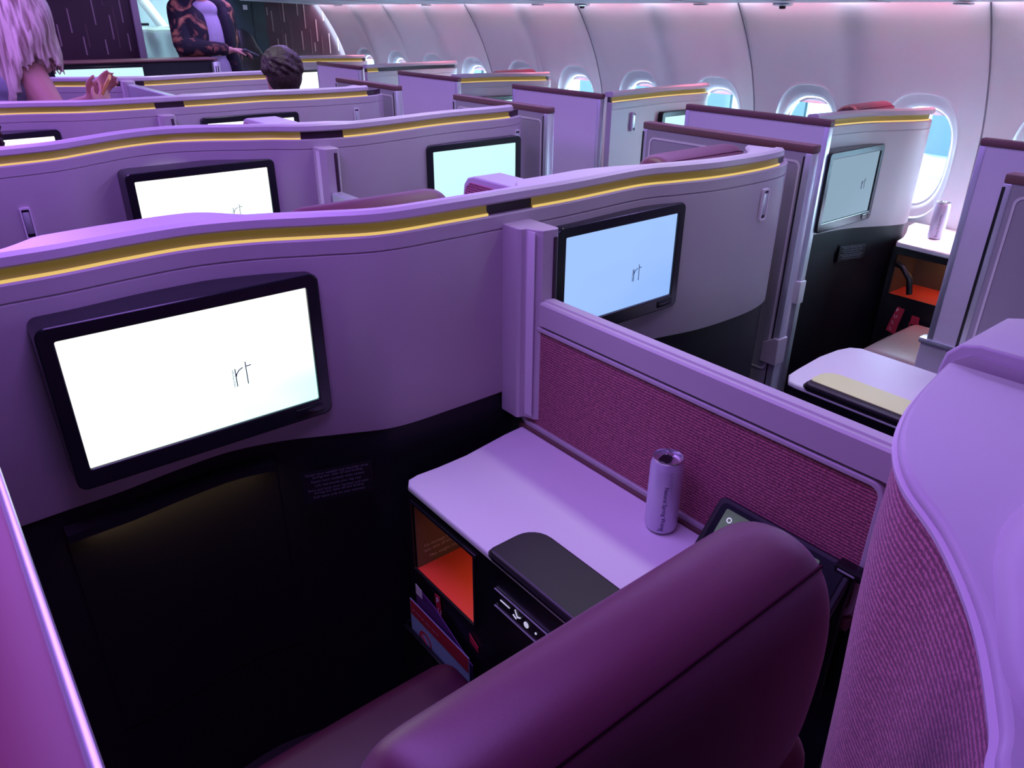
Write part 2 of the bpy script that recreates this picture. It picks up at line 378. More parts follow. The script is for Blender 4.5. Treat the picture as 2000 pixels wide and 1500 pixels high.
# overhead bins on the right: underside with joints, rounded outboard lip
bm = prism([(2.42, 1.72), (2.50, 1.665), (3.115, 1.642), (3.14, 1.650), (3.15, 1.675), (3.12, 2.12), (2.42, 2.12)], -1.66, 6.56, 'y')
bins = struct(ob('ceiling_bins', bm, 'ciel', angle=25))
bm = bmesh.new()
for k in range(9): prism([(2.51, 1.6637), (3.11, 1.6413), (3.11, 1.650), (2.51, 1.670)], -1.0+k*.86, -.994+k*.86, 'y', bm)
ob('panel_joints', bm, 'black', bins, smooth=False)
for k, y in enumerate((0.1, 1.3, 2.45, 3.60, 4.75, 6.03)):
    d = struct(ob('ceiling_light_housing', lathe([(.034, 1.640), (.034, 1.634), (.024, 1.632), (.022, 1.640)], 3.08, y, 24), 'silver'))
    ob('lens', lathe([(.0215, 1.6365), (.018, 1.6335), (.001, 1.6325)], 3.08, y, 20), 'lamp', d)
for k, y in enumerate((0.82, 1.95, 3.12)):
    d = struct(ob('ceiling_air_vent', lathe([(.040, 1.640), (.040, 1.632), (.030, 1.628), (.004, 1.630)], 2.97, y, 24), 'alu'))
    ob('nozzle', lathe([(.014, 1.630), (.012, 1.618), (.002, 1.617)], 2.97, y, 20), 'black', d)
bm = B(3.17, 3.20, -1.6, 6.55, 1.86, 1.875)
struct(ob('trim_1', B(3.13, 3.40, -1.6, 6.55, 1.90, 1.93), 'wallp', smooth=False))

# ---- outside: apron and terminal seen through the panes
struct(ob('ground', B(4.5, 160, -80, 160, -4.6, -4.5), mat('apron_concrete', (0.10, 0.11, 0.115), 0.9), smooth=False))
M['bldg'] = mat('terminal_cladding', (0.16, 0.20, 0.21), 0.7); M['bglass'] = mat('terminal_glass', (0.004, 0.020, 0.028), 0.6)
tb = thing('terminal_building', 'pale terminal building with teal glazing seen outside the cabin windows', 'building', (34, 20, -4.5))
ob('wall', B(34, 40, -6, 90, -4.5, .3), 'bldg', tb, smooth=False)
for k in range(22): ob('glazing', B(33.8, 34.0, -5+k*4.2, -2.4+k*4.2, -3.6, -.4), 'bglass', tb, smooth=False)
ob('roof', B(33.6, 40.4, -6.4, 90.4, .3, .6), 'white', tb, smooth=False)

# ---- front bulkhead
BY = 6.62
bh = struct(ob('wall_front', prism([(2.70, 0), (3.60, 0), (3.60, 2.12), (2.70, 2.12)], BY, BY+.05, 'y'), 'plum', smooth=False))
def dashes(rows, y, parent, m):
    for (x, z, l, t) in rows: ob('inlay', B(x-t/2, x+t/2, y-.002, y, z-l, z), m, parent, smooth=False)
L1 = [(2.735, 1.62, .06, .008), (2.77, 1.595, .155, .009), (2.875, 1.66, .15, .009), (2.80, 1.385, .10, .009), (2.87, 1.42, .17, .009),
      (3.00, 1.66, .10, .008), (3.06, 1.65, .19, .009), (3.02, 1.44, .15, .009), (3.16, 1.53, .17, .009), (3.13, 1.35, .07, .008), (3.23, 1.62, .1, .008), (3.27, 1.42, .16, .009), (3.35, 1.38, .1, .008)]
dashes(L1, BY, bh, 'dash')
dashes([(2.845, 1.66, .14, .007), (2.925, 1.52, .26, .007), (2.845, 1.46, .17, .007), (3.10, 1.46, .2, .007), (3.20, 1.40, .14, .007), (2.95, 1.30, .1, .007)], BY, bh, 'dashdim')
lb = struct(ob('wall_front_left', B(0.2, 1.66, 6.5, 6.55, 0, 2.12), 'plum', smooth=False))
ob('edge_trim', B(1.655, 1.700, 6.47, 6.56, 0, 2.12), 'shell', lb, smooth=False, label='lavender edge trim')
L2 = [(1.235, 1.60, .155, .009), (1.40, 1.66, .165, .009), (1.50, 1.56, .16, .009), (1.585, 1.66, .15, .009), (1.44, 1.40, .1, .009), (1.60, 1.44, .12, .009), (1.15, 1.5, .14, .009), (1.05, 1.64, .14, .009), (1.30, 1.42, .12, .009), (.95, 1.5, .15, .009), (.8, 1.62, .15, .009)]
dashes(L2, 6.5, lb, 'dash'); dashes([(1.53, 1.62, .28, .007), (1.33, 1.50, .15, .007), (1.47, 1.68, .06, .007)], 6.5, lb, 'dashdim')
struct(ob('wall_front_far_left', B(-1.6, 0.2, 6.5, 6.55, 0, 2.12), 'wallp', smooth=False))
# galley space beyond the opening
struct(ob('wall_galley', B(1.0, 3.6, 8.2, 8.25, 0, 2.12), noise_bump(mat('galley_grey', (0.30, 0.36, 0.36), 0.5), 5, 0.0), smooth=False))
struct(ob('wall_galley_side', B(1.0, 1.05, 6.56, 8.2, 0, 2.12), 'wallp', smooth=False))
struct(ob('ceiling_galley', B(1.0, 3.6, 6.56, 8.3, 2.12, 2.16), 'wallp', smooth=False))
struct(ob('floor_galley', B(1.0, 3.6, 6.9, 8.3, -0.05, 0), 'carpet', smooth=False))
area('galley_light', (2.1, 7.4, 2.08), .8, .5, 4.5, (0.75, 1.0, 0.9), (0, 0, 0))
gd = struct(ob('door_1', B(2.38, 2.71, 6.60, 6.64, 0, 2.12), 'teal', smooth=False))
ob('door_seam', B(2.60, 2.604, 6.597, 6.60, 0, 2.1), 'black', gd, smooth=False)
ob('door_placard', B(2.53, 2.565, 6.596, 6.60, 1.60, 1.635), 'white', gd, smooth=False, label='small white square placard')
ob('door_frame', B(2.36, 2.385, 6.58, 6.66, 0, 2.12), 'shell', gd, smooth=False)
# equipment in galley: clear plastic wrapped trolley with a green indicator
gt = thing('wrapped_galley_stack', 'stack wrapped in clear wrinkled plastic beyond the galley opening', 'trolley', (1.95, 7.6, 0))
bm = RB(1.72, 2.35, 7.4, 7.8, 0.0, 1.46, .04, 3)
bmesh.ops.subdivide_edges(bm, edges=bm.edges[:], cuts=14, use_grid_fill=True)
for v in bm.verts:
    v.co += Vector((1, 1, 0.3))*(noise.noise(v.co*9)*.028)+Vector((0, 1, 0))*noise.noise(v.co*22)*.012
M['plastic'] = mat('wrinkled_plastic', (0.30, 0.38, 0.36), 0.18, spec=0.8)
ob('plastic_wrap', bm, 'plastic', gt, angle=80)
ob('blue_label', B(1.80, 1.90, 7.355, 7.365, 1.05, 1.28), mat('blue_label', (0.10, 0.20, 0.55), 0.5), gt, smooth=False)
ob('indicator_lens', RB(1.80, 1.86, 7.28, 7.31, 1.49, 1.515, .008, 3), mat('green_led', (0.1, 1, 0.3), 0.4, 0, (0.05, 1.0, 0.25), 6), gt, label='glowing green indicator')
ob('bracket', RB(1.74, 1.98, 7.30, 7.33, 1.475, 1.495, .004, 2), 'black', gt)
gp = thing('diagonal_galley_strut', 'pale diagonal strut above the wrapped galley stack', 'strut', (2.1, 7.9, 1.6))
ob('strut_bar', tube([(1.95, 7.9, 1.95), (2.28, 7.9, 1.42)], .045, seg=12), 'white', gp)

# ================================================================ seat shells
PA = [(-.02, 1.279), (.077, 1.283), (.156, 1.285), (.252, 1.296), (.353, 1.299), (.454, 1.273), (.553, 1.227), (.657, 1.184), (.80, 1.177), (.951, 1.176), (1.115, 1.175), (1.34, 1.187), (1.45, 1.165), (1.56, 1.142), (1.68, 1.134), (1.80, 1.138), (1.90, 1.160), (1.96, 1.20)]
PB = [(-.02, 2.32), (.10, 2.335), (.21, 2.348), (.341, 2.368), (.441, 2.42), (.548, 2.476), (.66, 2.497), (.77, 2.462), (.858, 2.410), (.94, 2.368), (1.028, 2.308), (1.192, 2.275), (1.386, 2.304), (1.52, 2.330), (1.649, 2.343), (1.80, 2.345), (1.893, 2.355), (1.97, 2.39)]
ZS, ZG0, ZG1, ZC = .835, 1.236, 1.259, 1.282
def resample(path, x0, x1):
    out = []
    for a, b in zip(path, path[1:]):
        for e in (x0, x1):
            if a.x < e-1e-6 < b.x: out.append(a.lerp(b, (e-a.x)/(b.x-a.x)))
        if x0-1e-6 <= b.x <= x1+1e-6: out.append(b)
    if x0-1e-6 <= path[0].x: out.insert(0, path[0])
    out.sort(key=lambda q: q.x); o2 = [out[0]]
    for q in out[1:]:
        if (q-o2[-1]).length > .0015: o2.append(q)
    return o2
def sm(a, b, t):
    t = max(0, min(1, (t-a)/(b-a))); return t*t*(3-2*t)
def shell(prof, x0, x1, dy, label, group, glow, deck, capx=None, light=True, wallm='shell', zs=ZS, dark=False):
    full = catmull([(x, y+dy) for x, y in prof], 8)
    path = resample(full, x0, x1); cx = (x0+x1)/2
    t = thing('seat_shell', label, 'seat shell', (cx, path[len(path)//2].y, 0), group)
    m = wallm
    ob('upper_panel', sweep(path, lambda i, u, p: [(0, zs), (0, 1.2085), (-.0035, 1.2075), (-.0035, 1.2045), (0, 1.2035-.0), (0, 1.2035)][:0] or [(-.001, zs), (0, zs+.002), (0, 1.2035), (-.003, 1.2045), (-.003, 1.2070), (0, 1.2080), (0, ZG0-.003), (-.003, ZG0), (-.030, ZG0), (-.030, zs)]), m, t, angle=35)
    ob('lower_panel', sweep(path, lambda i, u, p: [(-.008, 0), (-.008, zs), (-.028, zs), (-.028, 0)]), 'dark', t)
    if light:
        gp_ = [p for p in path if glow[0] <= p.x <= glow[1]]
        ob('light_strip', sweep(gp_, lambda i, u, p: [(-.007, ZG0), (-.012, ZG0+.010), (-.012, ZG1), (-.024, ZG1), (-.024, ZG0)]), 'gold', t, label='gold backlit strip')
        ob('glowing_line', sweep(gp_, lambda i, u, p: [(-.0055, ZG0-.001), (-.0055, ZG0+.0045), (-.0085, ZG0+.0045), (-.0085, ZG0-.001)]), 'led', t, label='glowing yellow line of light')
        ob('strip_channel', sweep(path, lambda i, u, p: [(-.013, ZG0), (-.013, ZG1), (-.028, ZG1), (-.028, ZG0)]), 'goldgap', t)
    c0, c1 = capx or (x0, x1)
    cp = resample(path, c0, c1)
    def sec(i, u, p):
        w_ = deck(p.x); e = min(1, (len(cp)-1-i)/2.0); e = math.sqrt(max(.05, e)) if (capx) else 1
        f = .004
        return [(f-.004, ZG1), (f, ZG1+.004), (f-.001, ZC-.006), (f-.008, ZC), (-.020, ZC), (-.023, ZC-.003), (-w_, ZC-.003), (-w_-.006, ZC-.008), (-w_-.006, ZG1), (-.02, ZG1-.001)]
    ob('cap', sweep(cp, sec), 'cap', t, angle=30)
    return t, path
def screen(t, x0, x1, z0, z1, y, mdisp, my=.024, logo=None, dep=.06, tilt=0.0):
    """bezel frame with the lit display set into it; y is the display plane"""
    o = rrect(x0-my, x1+my, z0-my*1.45, z1+my, .016); i = rrect(x0, x1, z0, z1, .003)
    bz = ob('screen_bezel', ringprism(o, i, y-.006, y+dep, 'y'), 'bezel', t, bevel=.003)
    ob('display', prism(rrect(x0-.001, x1+.001, z0-.001, z1+.001, .003), y, y+.004, 'y'), mdisp, bz, smooth=False)
    ob('latch', RB(x1-.05, x1+.004, y-.009, y-.004, z0-my*1.05, z0-.008, .002, 2), 'bezel', bz)
    if logo:
        sc = (x1-x0)/.41; lx, lz = x0+(x1-x0)*logo[0], z0+(z1-z0)*logo[1]
        text('screen_lettering', 'rt', .105*sc, (lx, y-.001, lz), (1, 0, 0), (0, 0, 1), 'ink', bz, label='thin dark lettering rt')
        text('small_lettering', 'retail therapy', .0125*sc, (lx+.002, y-.001, lz), (0, 0, 1), (-1, 0, 0), 'ink', bz)
    return bz
def thinlogo(t, x, z, y, s, parent):
    """the thin letters r and t with 'retail therapy' standing on end beside them"""
    bm = bmesh.new()
    tube([(x, y, z), (x, y, z+.034*s)], .0009*s, bm, 6)
    tube([(x, y, z+.018*s), (x+.002*s, y, z+.024*s), (x+.007*s, y, z+.030*s), (x+.014*s, y, z+.0335*s)], .0009*s, bm, 6)
    tube([(x+.0195*s, y, z), (x+.0195*s, y, z+.043*s)], .0009*s, bm, 6)
    tube([(x+.0195*s, y, z+.034*s), (x+.029*s, y, z+.0345*s)], .0009*s, bm, 6)
    ob('screen_lettering', bm, 'ink', parent, label='thin dark letters r and t')
    text('small_lettering', 'retail therapy', .0062*s, (x-.003*s, y-.0003, z), (0, 0, 1), (-1, 0, 0), 'ink', parent)
def handle(t, x, z, y, s=1):
    h = ob('release_handle', ringprism(rrect(x-.013*s, x+.013*s, z-.042*s, z+.042*s, .004), rrect(x-.009*s, x+.009*s, z-.037*s, z+.037*s, .003), y-.006, y+.012, 'y'), 'door', t)
    ob('latch_plate', RB(x-.008*s, x+.008*s, y-.0055, y-.002, z-.028*s, z+.030*s, .002, 2), 'silver', h)
    ob('recess', B(x-.0088*s, x+.0088*s, y-.0035, y-.0022, z-.0365*s, z+.0365*s), 'black', h, smooth=False)
PLAC = ['Fasten your seatbelt and shoulder strap', 'during taxi, take off and landing', None, 'Fasten your seatbelt while seated', None, 'Life vest beside your leg rest', None,
        'Stow and latch your handset and table', 'during taxi, take off and landing', None, 'Soft items only on your ottoman']
def placard(t, x, z, y, s, xd=(1, 0, 0)):
    xv = Vector(xd).normalized(); p0 = Vector((x, y, z))
    bm = bmesh.new(); w2, h2 = .070*s, .036*s
    vs = [bm.verts.new(p0+xv*a+Vector((0, 0, b))+Vector((0, q, 0))) for q in (0, .001) for a, b in ((-w2, -h2), (w2, -h2), (w2, h2), (-w2, h2))]
    for f in ((0, 1, 2, 3), (7, 6, 5, 4), (0, 4, 5, 1), (1, 5, 6, 2), (2, 6, 7, 3), (3, 7, 4, 0)): bm.faces.new([vs[q] for q in f])
    pl = ob('safety_placard', bm, 'dark', t, smooth=False, label='safety placard with rows of small grey lettering')
    zz = z+.027*s
    for ln in PLAC:
        if ln is None: zz -= .0028*s; continue
        text('placard_line', ln, .0078*s, p0+Vector((0, -.0006, 0))+Vector((0, 0, zz-z)), xv, (0, 0, 1), 'greytext', pl, align='CENTER', ext=.0001)
        zz -= .0070*s

THIN = .030
def deckA(x):
    return THIN+.055*sm(.07, .16, x)*(1-sm(.36, .46, x))+.05*sm(.98, 1.03, x)*(1-sm(1.20, 1.42, x))+.07*sm(1.70, 1.86, x)
def deckB(x):
    return THIN+.05*sm(.95, 1.0, x)*(1-sm(1.1, 1.25, x))
G_S = 'seat shells of the centre pairs'
# row 1
sA1L, pth = shell(PA, -.02, .948, 0, 'large purple centre seat shell nearest the viewer, with the biggest lit screen', G_S, (-.02, .905), deckA, capx=None)
bz = screen(sA1L, .112, .513, .931, 1.155, 1.226, 'scrW', dep=.075)
thinlogo(sA1L, .366, 1.002, 1.2245, 1.0, bz)
placard(sA1L, .517, .755, 1.188, 1.0, (1, -.30, 0))
# foot well of the nearest seat: a recess with a warm lamp
fw = bmesh.new()
sA1R, _ = shell(PA, .948, 1.96, 0, 'purple centre seat shell with pale blue screen, right of the nearest divider post', G_S, (.995, 1.86), deckA, capx=(.948, 1.85))
bz = screen(sA1R, 1.082, 1.452, .957, 1.165, 1.158, 'scrB')
thinlogo(sA1R, 1.310, 1.02, 1.1565, .9, bz)
handle(sA1R, 1.775, 1.145, 1.134)
# row 2
sB2L, _ = shell(PB, -.02, 1.065, 0, 'second-row centre seat shell with white screen showing only the letters rt', G_S, (-.02, 1.02), deckB)
bz = screen(sB2L, .521, .915, .930, 1.155, 2.372, 'scrW', dep=.10)
thinlogo(sB2L, .790, 1.010, 2.3705, 1.0, bz)
handle(sB2L, .235, 1.085, 2.350)
sB2R, _ = shell(PB, 1.065, 1.97, 0, 'second-row centre seat shell with cyan-white screen at its aisle end', G_S, (1.125, 1.90), deckB, capx=(1.065, 1.90))
screen(sB2R, 1.505, 1.885, .920, 1.150, 2.318, 'scrC')
handle(sB2R, 1.935, 1.145, 2.372)
# row 3
sA3L, _ = shell(PA, -.02, .948, PITCH, 'third-row centre seat shell, its screen partly behind the seated person at the left edge', G_S, (-.02, .905), deckA)
screen(sA3L, .112, .513, .931, 1.155, 1.226+PITCH, 'scrW', dep=.075)
sA3R, _ = shell(PA, .948, 1.96, PITCH, 'third-row centre seat shell with a thin slice of white screen showing', G_S, (.995, 1.86), deckA, capx=(.948, 1.85))
screen(sA3R, 1.082, 1.470, .957, 1.165, 1.158+PITCH, 'scrW')
handle(sA3R, 1.775, 1.145, 1.134+PITCH)
# row 4
sB4L, _ = shell(PB, -.02, 1.065, PITCH, 'fourth-row centre seat shell in front of the long-haired person', G_S, (-.02, 1.02), deckB)
screen(sB4L, .521, .915, .930, 1.130, 2.372+PITCH, 'bezel')
sB4R, _ = shell(PB, 1.065, 1.97, PITCH, 'fourth-row centre seat shell with a dark screen, left of the seated short-haired head', G_S, (1.125, 1.90), deckB, capx=(1.065, 1.90))
screen(sB4R, 1.505, 1.885, .920, 1.120, 2.318+PITCH, 'bezel')
# front monument of the centre section
fm_ = thing('front_monument', 'dark front partition with a wide cyan screen, topped by a plum ledge', 'partition', (1.0, 5.7, 0))
ob('body', B(-.1, 1.93, 5.70, 5.76, 0, 1.284), 'monument', fm_, bevel=.004)
ob('ledge', RB(-.1, 1.95, 5.68, 5.90, 1.284, 1.300, .006, 3), 'trim', fm_)
bz = screen(fm_, .93, 1.45, 1.03, 1.256, 5.69, 'scrC', my=.014, dep=.02)
pm = ob('end_post', RB(1.905, 1.955, 5.66, 5.70, 0, 1.275, .004, 2), 'silver', fm_, label='pale silver end post')
for q in range(2): ob('post_groove', B(1.918+q*.014, 1.924+q*.014, 5.6585, 5.6605, 0, 1.25), 'black', pm, smooth=False)
# window-side shells
WA = [(2.597, 1.494), (2.69, 1.482), (2.80, 1.470), (2.90, 1.448), (3.00, 1.405), (3.08, 1.368), (3.15, 1.350), (3.205, 1.365), (3.235, 1.415), (3.245, 1.50)]
WB = [(2.597, 2.505), (2.68, 2.515), (2.80, 2.530), (2.93, 2.545), (3.08, 2.552), (3.22, 2.548), (3.33, 2.550), (3.375, 2.585), (3.385, 2.65)]
G_W = 'window-side seat shells'
def deckW(x): return .04
def wshell(prof, dy, label, capx, glow):
    full = catmull([(x, y+dy) for x, y in prof], 8)
    return shell(prof, 2.597, 3.5, dy, label, G_W, glow, deckW, capx=capx)[0]
w1 = wshell(WA, 0, 'pale window-side seat shell beside the nearest window, curved end and bluish reflective screen', (2.597, 3.19), (2.597, 3.17))
bz = screen(w1, 2.612, 2.955, .905, 1.135, 1.420, 'scrG', logo=None)
thinlogo(w1, 2.865, 1.00, 1.4185, .9, bz)
placard(w1, 2.93, .735, 1.432, .95, (1, -.35, 0))
w2 = wshell(WB, 0, 'second window-side seat shell with a slim vertical handle left of its screen', (2.597, 3.38), (2.597, 3.36))
screen(w2, 2.99, 3.33, .93, 1.145, 2.525, 'scrC'); handle(w2, 2.757, 1.142, 2.516)
w3 = wshell(WA, PITCH, 'third window-side seat shell with only the top edge of its screen visible', (2.597, 3.19), (2.597, 3.17))
screen(w3, 2.62, 2.965, .93, 1.135, 1.420+PITCH, 'scrC')
w4 = wshell(WB, PITCH, 'fourth window-side seat shell with a small white handle and rounded end', (2.597, 3.38), (2.597, 2.70)); handle(w4, 2.90, 1.10, 2.52+PITCH)
w5 = wshell(WA, 2*PITCH, 'farthest window-side seat shell with a white screen behind the short-haired head', (2.597, 3.19), (2.597, 3.17))
screen(w5, 2.38, 2.80, .96, 1.165, 5.93, 'scrW', my=.015, dep=.03)

# ---- footwell recess light below the nearest shell (the lower panel reads black; a warm lamp sits in the recess)
fwell = thing('footwell', 'dark footwell ledge with a dim warm lamp under the nearest screen', 'footwell', (.24, 1.2, .4))
fp = [p for p in pth if .045 <= p.x <= .43]
ob('rear_panel', sweep(fp, lambda i, u, p: [(-.0075, .30), (-.0075, .785), (-.0060, .785), (-.0060, .30)]), 'dark', fwell)
ob('top_ledge', sweep(fp, lambda i, u, p: [(-.006, .780), (.022, .784), (.022, .800), (-.006, .804)]), 'dark', fwell)
area('footwell_lamp', (.24, 1.268, .779), .30, .012, .12, (1.0, .66, .30), (math.radians(14), 0, 0))

# ================================================================ seats
def cushion(x0, x1, y0, y1, z0, z1, r, m='leather', puff=0.0):
    bm = B(x0, x1, y0, y1, z0, z1)
    bmesh.ops.bevel(bm, geom=bm.edges[:]+bm.verts[:], offset=r, segments=5, profile=.5, affect='EDGES')
    if puff:
        bmesh.ops.subdivide_edges(bm, edges=[e for e in bm.edges if e.calc_length() > .08], cuts=6, use_grid_fill=True)
        cx, cy, cz = (x0+x1)/2, (y0+y1)/2, (z0+z1)/2
        for v in bm.verts:
            a, b, c = abs(v.co.x-cx)/(x1-x0)*2, abs(v.co.y-cy)/(y1-y0)*2, abs(v.co.z-cz)/(z1-z0)*2
            v.co.y += puff*(1-min(1, a)**2)*(1-min(1, c)**2)*(1 if v.co.y > cy else -1)*(b > .8)
            v.co.z += puff*(1-min(1, a)**2)*(1-min(1, b)**2)*(1 if v.co.z > cz else -1)*(c > .8)
    return bm
def seat(cx, yb, label, group, hz=1.245, wd=.40, near=False, seatfront=.62, cush=.50, hw=.26, cm='leathershade'):
    t = thing('passenger_seat', label, 'seat', (cx, yb+.2, 0), group)
    # head rest: soft pad, flat top leaning forward, piping seam along the rear top edge
    bm = bmesh.new()
    sec = [(.00, 1.235-.28), (-.012, 1.235-.12), (-.010, 1.190), (.004, 1.228), (.030, 1.247), (.070, 1.248), (.100, 1.228), (.112, 1.190), (.105, 1.235-.15), (.09, 1.235-.28)]
    n = 26; rings = []
    for i in range(n+1):
        u = i/n; x = cx-wd/2+wd*u; e = min(u, 1-u)*wd; k = 1-max(0, 1-e/.06)**2.2; drop = .022*(1-k); sh = .5+.5*k
        edge = math.sqrt(max(0.0, 1-max(0, 1-e/.035)**2))
        rings.append([bm.verts.new((x, yb+.05+(yy-.05)*(0.25+.75*edge)*(.75+.25*k), hz-1.247+zz-drop-(0 if zz > 1.1 else 0)-(.05*(1-edge) if zz > 1.1 else 0))) for yy, zz in sec])
    for i in range(n):
        for j in range(len(sec)):
            k = (j+1) % len(sec); bm.faces.new((rings[i][j], rings[i+1][j], rings[i+1][k], rings[i][k]))
    bm.faces.new(rings[0][::-1]); bm.faces.new(rings[-1])
    h = ob('headrest', bm, 'leather', t, angle=70); sb = h.modifiers.new('sub', 'SUBSURF'); sb.levels = 2; sb.render_levels = 2
    sp = []
    for i in range(25):
        u = .07+.86*i/24; e = min(u, 1-u)*wd; k = 1-max(0, 1-e/.06)**2.2
        sp.append((cx-wd/2+wd*u, yb+.012+.012*(1-k), hz-.012-.022*(1-k)-.004))
    ob('seam', tube(sp, .0016, seg=6), 'seam', h)
    ob('backrest', cushion(cx-min(hw, .235), cx+min(hw, .235), yb-.005, yb+.125, .46, hz-.235, .035, 'leather', .006), 'leather', t, angle=60)
    ob('seat_cushion', cushion(cx-hw, cx+hw, yb+.12, yb+seatfront, cush-.13, cush, .04, 'leather', .008), cm, t, angle=60)
    ob('base', B(cx-.22, cx+.22, yb+.02, yb+seatfront-.06, .0, cush-.13), 'dark', t, bevel=.01)
    return t
G_T = 'burgundy leather seats'
seat(.305, .195, 'burgundy leather seat filling the bottom of the view, headrest closest to the viewer', G_T, hz=1.225, wd=.43, seatfront=.69, cush=.52)
seat(.755, 1.36, 'burgundy seat whose headrest top shows below the second-row screen', G_T, hz=1.250)
seat(1.700, 1.27, 'burgundy seat whose headrest shows at the aisle end of the nearest shell cap', G_T, hz=1.272)
seat(3.10, 1.53, 'dark red seat headrest peeking over the nearest window-side shell', G_T, hz=1.285, wd=.36)
seat(2.825, .52, 'window seat in the aisle gap, its cushion catching blue daylight', G_T, hz=1.20, seatfront=.66, cush=.49, hw=.222, cm='tanleather')
seat(3.10, 1.53+PITCH, 'dark red seat headrest peeking over the third window-side shell', G_T, hz=1.285, wd=.36)

# ================================================================ consoles (side tables)
def console(x0, x1, y0, y1, z, label, curve, niche=True, lid=(.30, .08), grp=None, floorz=0.0, cm='table', detail=True):
    t = thing('side_console', label, 'side console', ((x0+x1)/2, (y0+y1)/2, 0), grp)
    # top: far edge follows the shell
    pts = [(x0, y0), (x0+.012, y0-.01), (x1-.002, y0-.01), (x1, y0)]
    pts += curve
    bm = prism(pts, z-.020, z)
    for v in bm.verts:                      # bevelled inboard lip
        if abs(v.co.z-z) < 1e-5 and v.co.x < x0+.004: v.co.z -= .006
    ly1 = y0+lid[0]
    ob('tabletop', bm, cm, t, bevel=.004)
    l = ob('storage_lid', prism(rrect(x0-.004, x0+lid[1]+.02, y0-.02, ly1, (.045, .012, .012, .012)), z-.012, z+.010), 'lid', t, bevel=.005, label='dark plum storage lid')
    ob('lid_gap', ringprism(rrect(x0-.006, x0+lid[1]+.024, y0-.022, ly1+.004, (.047, .013, .012, .012)), rrect(x0-.004, x0+lid[1]+.02, y0-.02, ly1, (.045, .012, .012, .012)), z-.003, z+.0012, 'z'), 'black', t)
    # cabinet carcass with the open niche in its inboard face
    ny0, ny1, nz0, nz1 = y1-.235, y1-.025, z-.205, z-.045
    xi = x0+.004
    bm = bmesh.new(); X1 = x1-.004; Y1 = y1-.004
    box(bm, xi, X1, y0, ny0, floorz, z-.020); box(bm, xi, X1, ny0, Y1, floorz, nz0-.012); box(bm, xi, X1, ny0, Y1, nz1, z-.020)
    box(bm, xi, X1, ny1, Y1, nz0-.012, nz1); box(bm, xi+.20, X1, ny0, ny1, nz0-.012, nz1)
    cb = ob('cabinet', bm, 'black', t, smooth=False)
    if niche:
        ni = ob('niche_floor', B(xi+.001, xi+.199, ny0+.001, ny1-.001, nz0-.012, nz0-.006), 'red', t, smooth=False, label='red lining on the niche floor')
        ob('niche_far_side', B(xi+.003, xi+.199, ny1-.004, ny1-.001, nz0-.006, nz1), 'tan', t, smooth=False)
        ob('niche_rear', B(xi+.195, xi+.199, ny0+.001, ny1-.004, nz0-.006, nz1), 'tan', t, smooth=False)
        l = bpy.data.lights.new('niche_lamp', 'AREA'); l.size = .03; l.energy = .10; l.color = (1, .62, .38)
        o = bpy.data.objects.new('niche_lamp', l); C.objects.link(o); o.location = (xi+.11, ny0+.05, nz1-.004)
        if detail:
            for q, s in enumerate(('No stowage here during', 'taxi, take off and landing', 'Max. weight: 4 kg')):
                text('niche_lettering', s, .0105, (xi+.020+.012*(q == 2), ny1-.0046, nz0+.040-.013*q-.005*(q == 2)), (1, 0, 0), (0, 0, 1), 'dash', t)
        fr_ = ob('niche_frame', ringprism(rrect(ny0-.006, ny1+.006, nz0-.012, nz1+.006, .004), rrect(ny0, ny1, nz0-.006, nz1, .003), xi-.003, xi+.002, 'x'), 'dark', t)
    return t, (xi, ny0, ny1, nz0, nz1)
G_C = 'side consoles with white tops'
zc = .762
cL, (xi, ny0, ny1, nz0, nz1) = console(.618, .944, .56, 1.11, zc, 'white-topped side console in the foreground holding the upright drink can', [(.944, 1.128), (.89, 1.124), (.83, 1.115), (.77, 1.106), (.70, 1.104), (.65, 1.106), (.628, 1.102), (.619, 1.090)], grp=G_C, lid=(.262, .085))
# control strip with glyphs
cs = ob('control_strip', B(xi-.002, xi, .56, .80, zc-.110, zc-.075), 'black', cL, smooth=False)
bm = bmesh.new(); box(bm, xi-.0035, xi-.001, .56, .81, zc-.1125, zc-.1105); box(bm, xi-.0035, xi-.001, .56, .81, zc-.0735, zc-.072); ob('strip_edge', bm, 'silver', cs, smooth=False)
bm = bmesh.new()
for (y, a, b) in ((.785, .0009, .016), (.772, .0008, .010)): box(bm, xi-.0032, xi-.002, y-b/2, y+b/2, zc-.088-a, zc-.088+a)
for (p, q) in (((.752, -.080), (.745, -.092)), ((.745, -.092), (.737, -.088)), ((.757, -.094), (.748, -.098))): tube([(xi-.003, p[0], zc+p[1]), (xi-.003, q[0], zc+q[1])], .0012, bm, 6)
for (y, r) in ((.722, .0060), (.697, .0022), (.672, .0032)): prism([(y+r*math.cos(a*PI/10), zc-.092+r*math.sin(a*PI/10)) for a in range(20)], xi-.0032, xi-.002, 'x', bm)
ob('control_glyphs', bm, 'glow', cs, smooth=False, label='small white backlit glyphs')
# lamp socket groove by the top front corner
ob('latch_bar', RB(xi-.004, xi, .865, .905, zc-.044, zc-.036, .0015, 2), 'lid', cL)
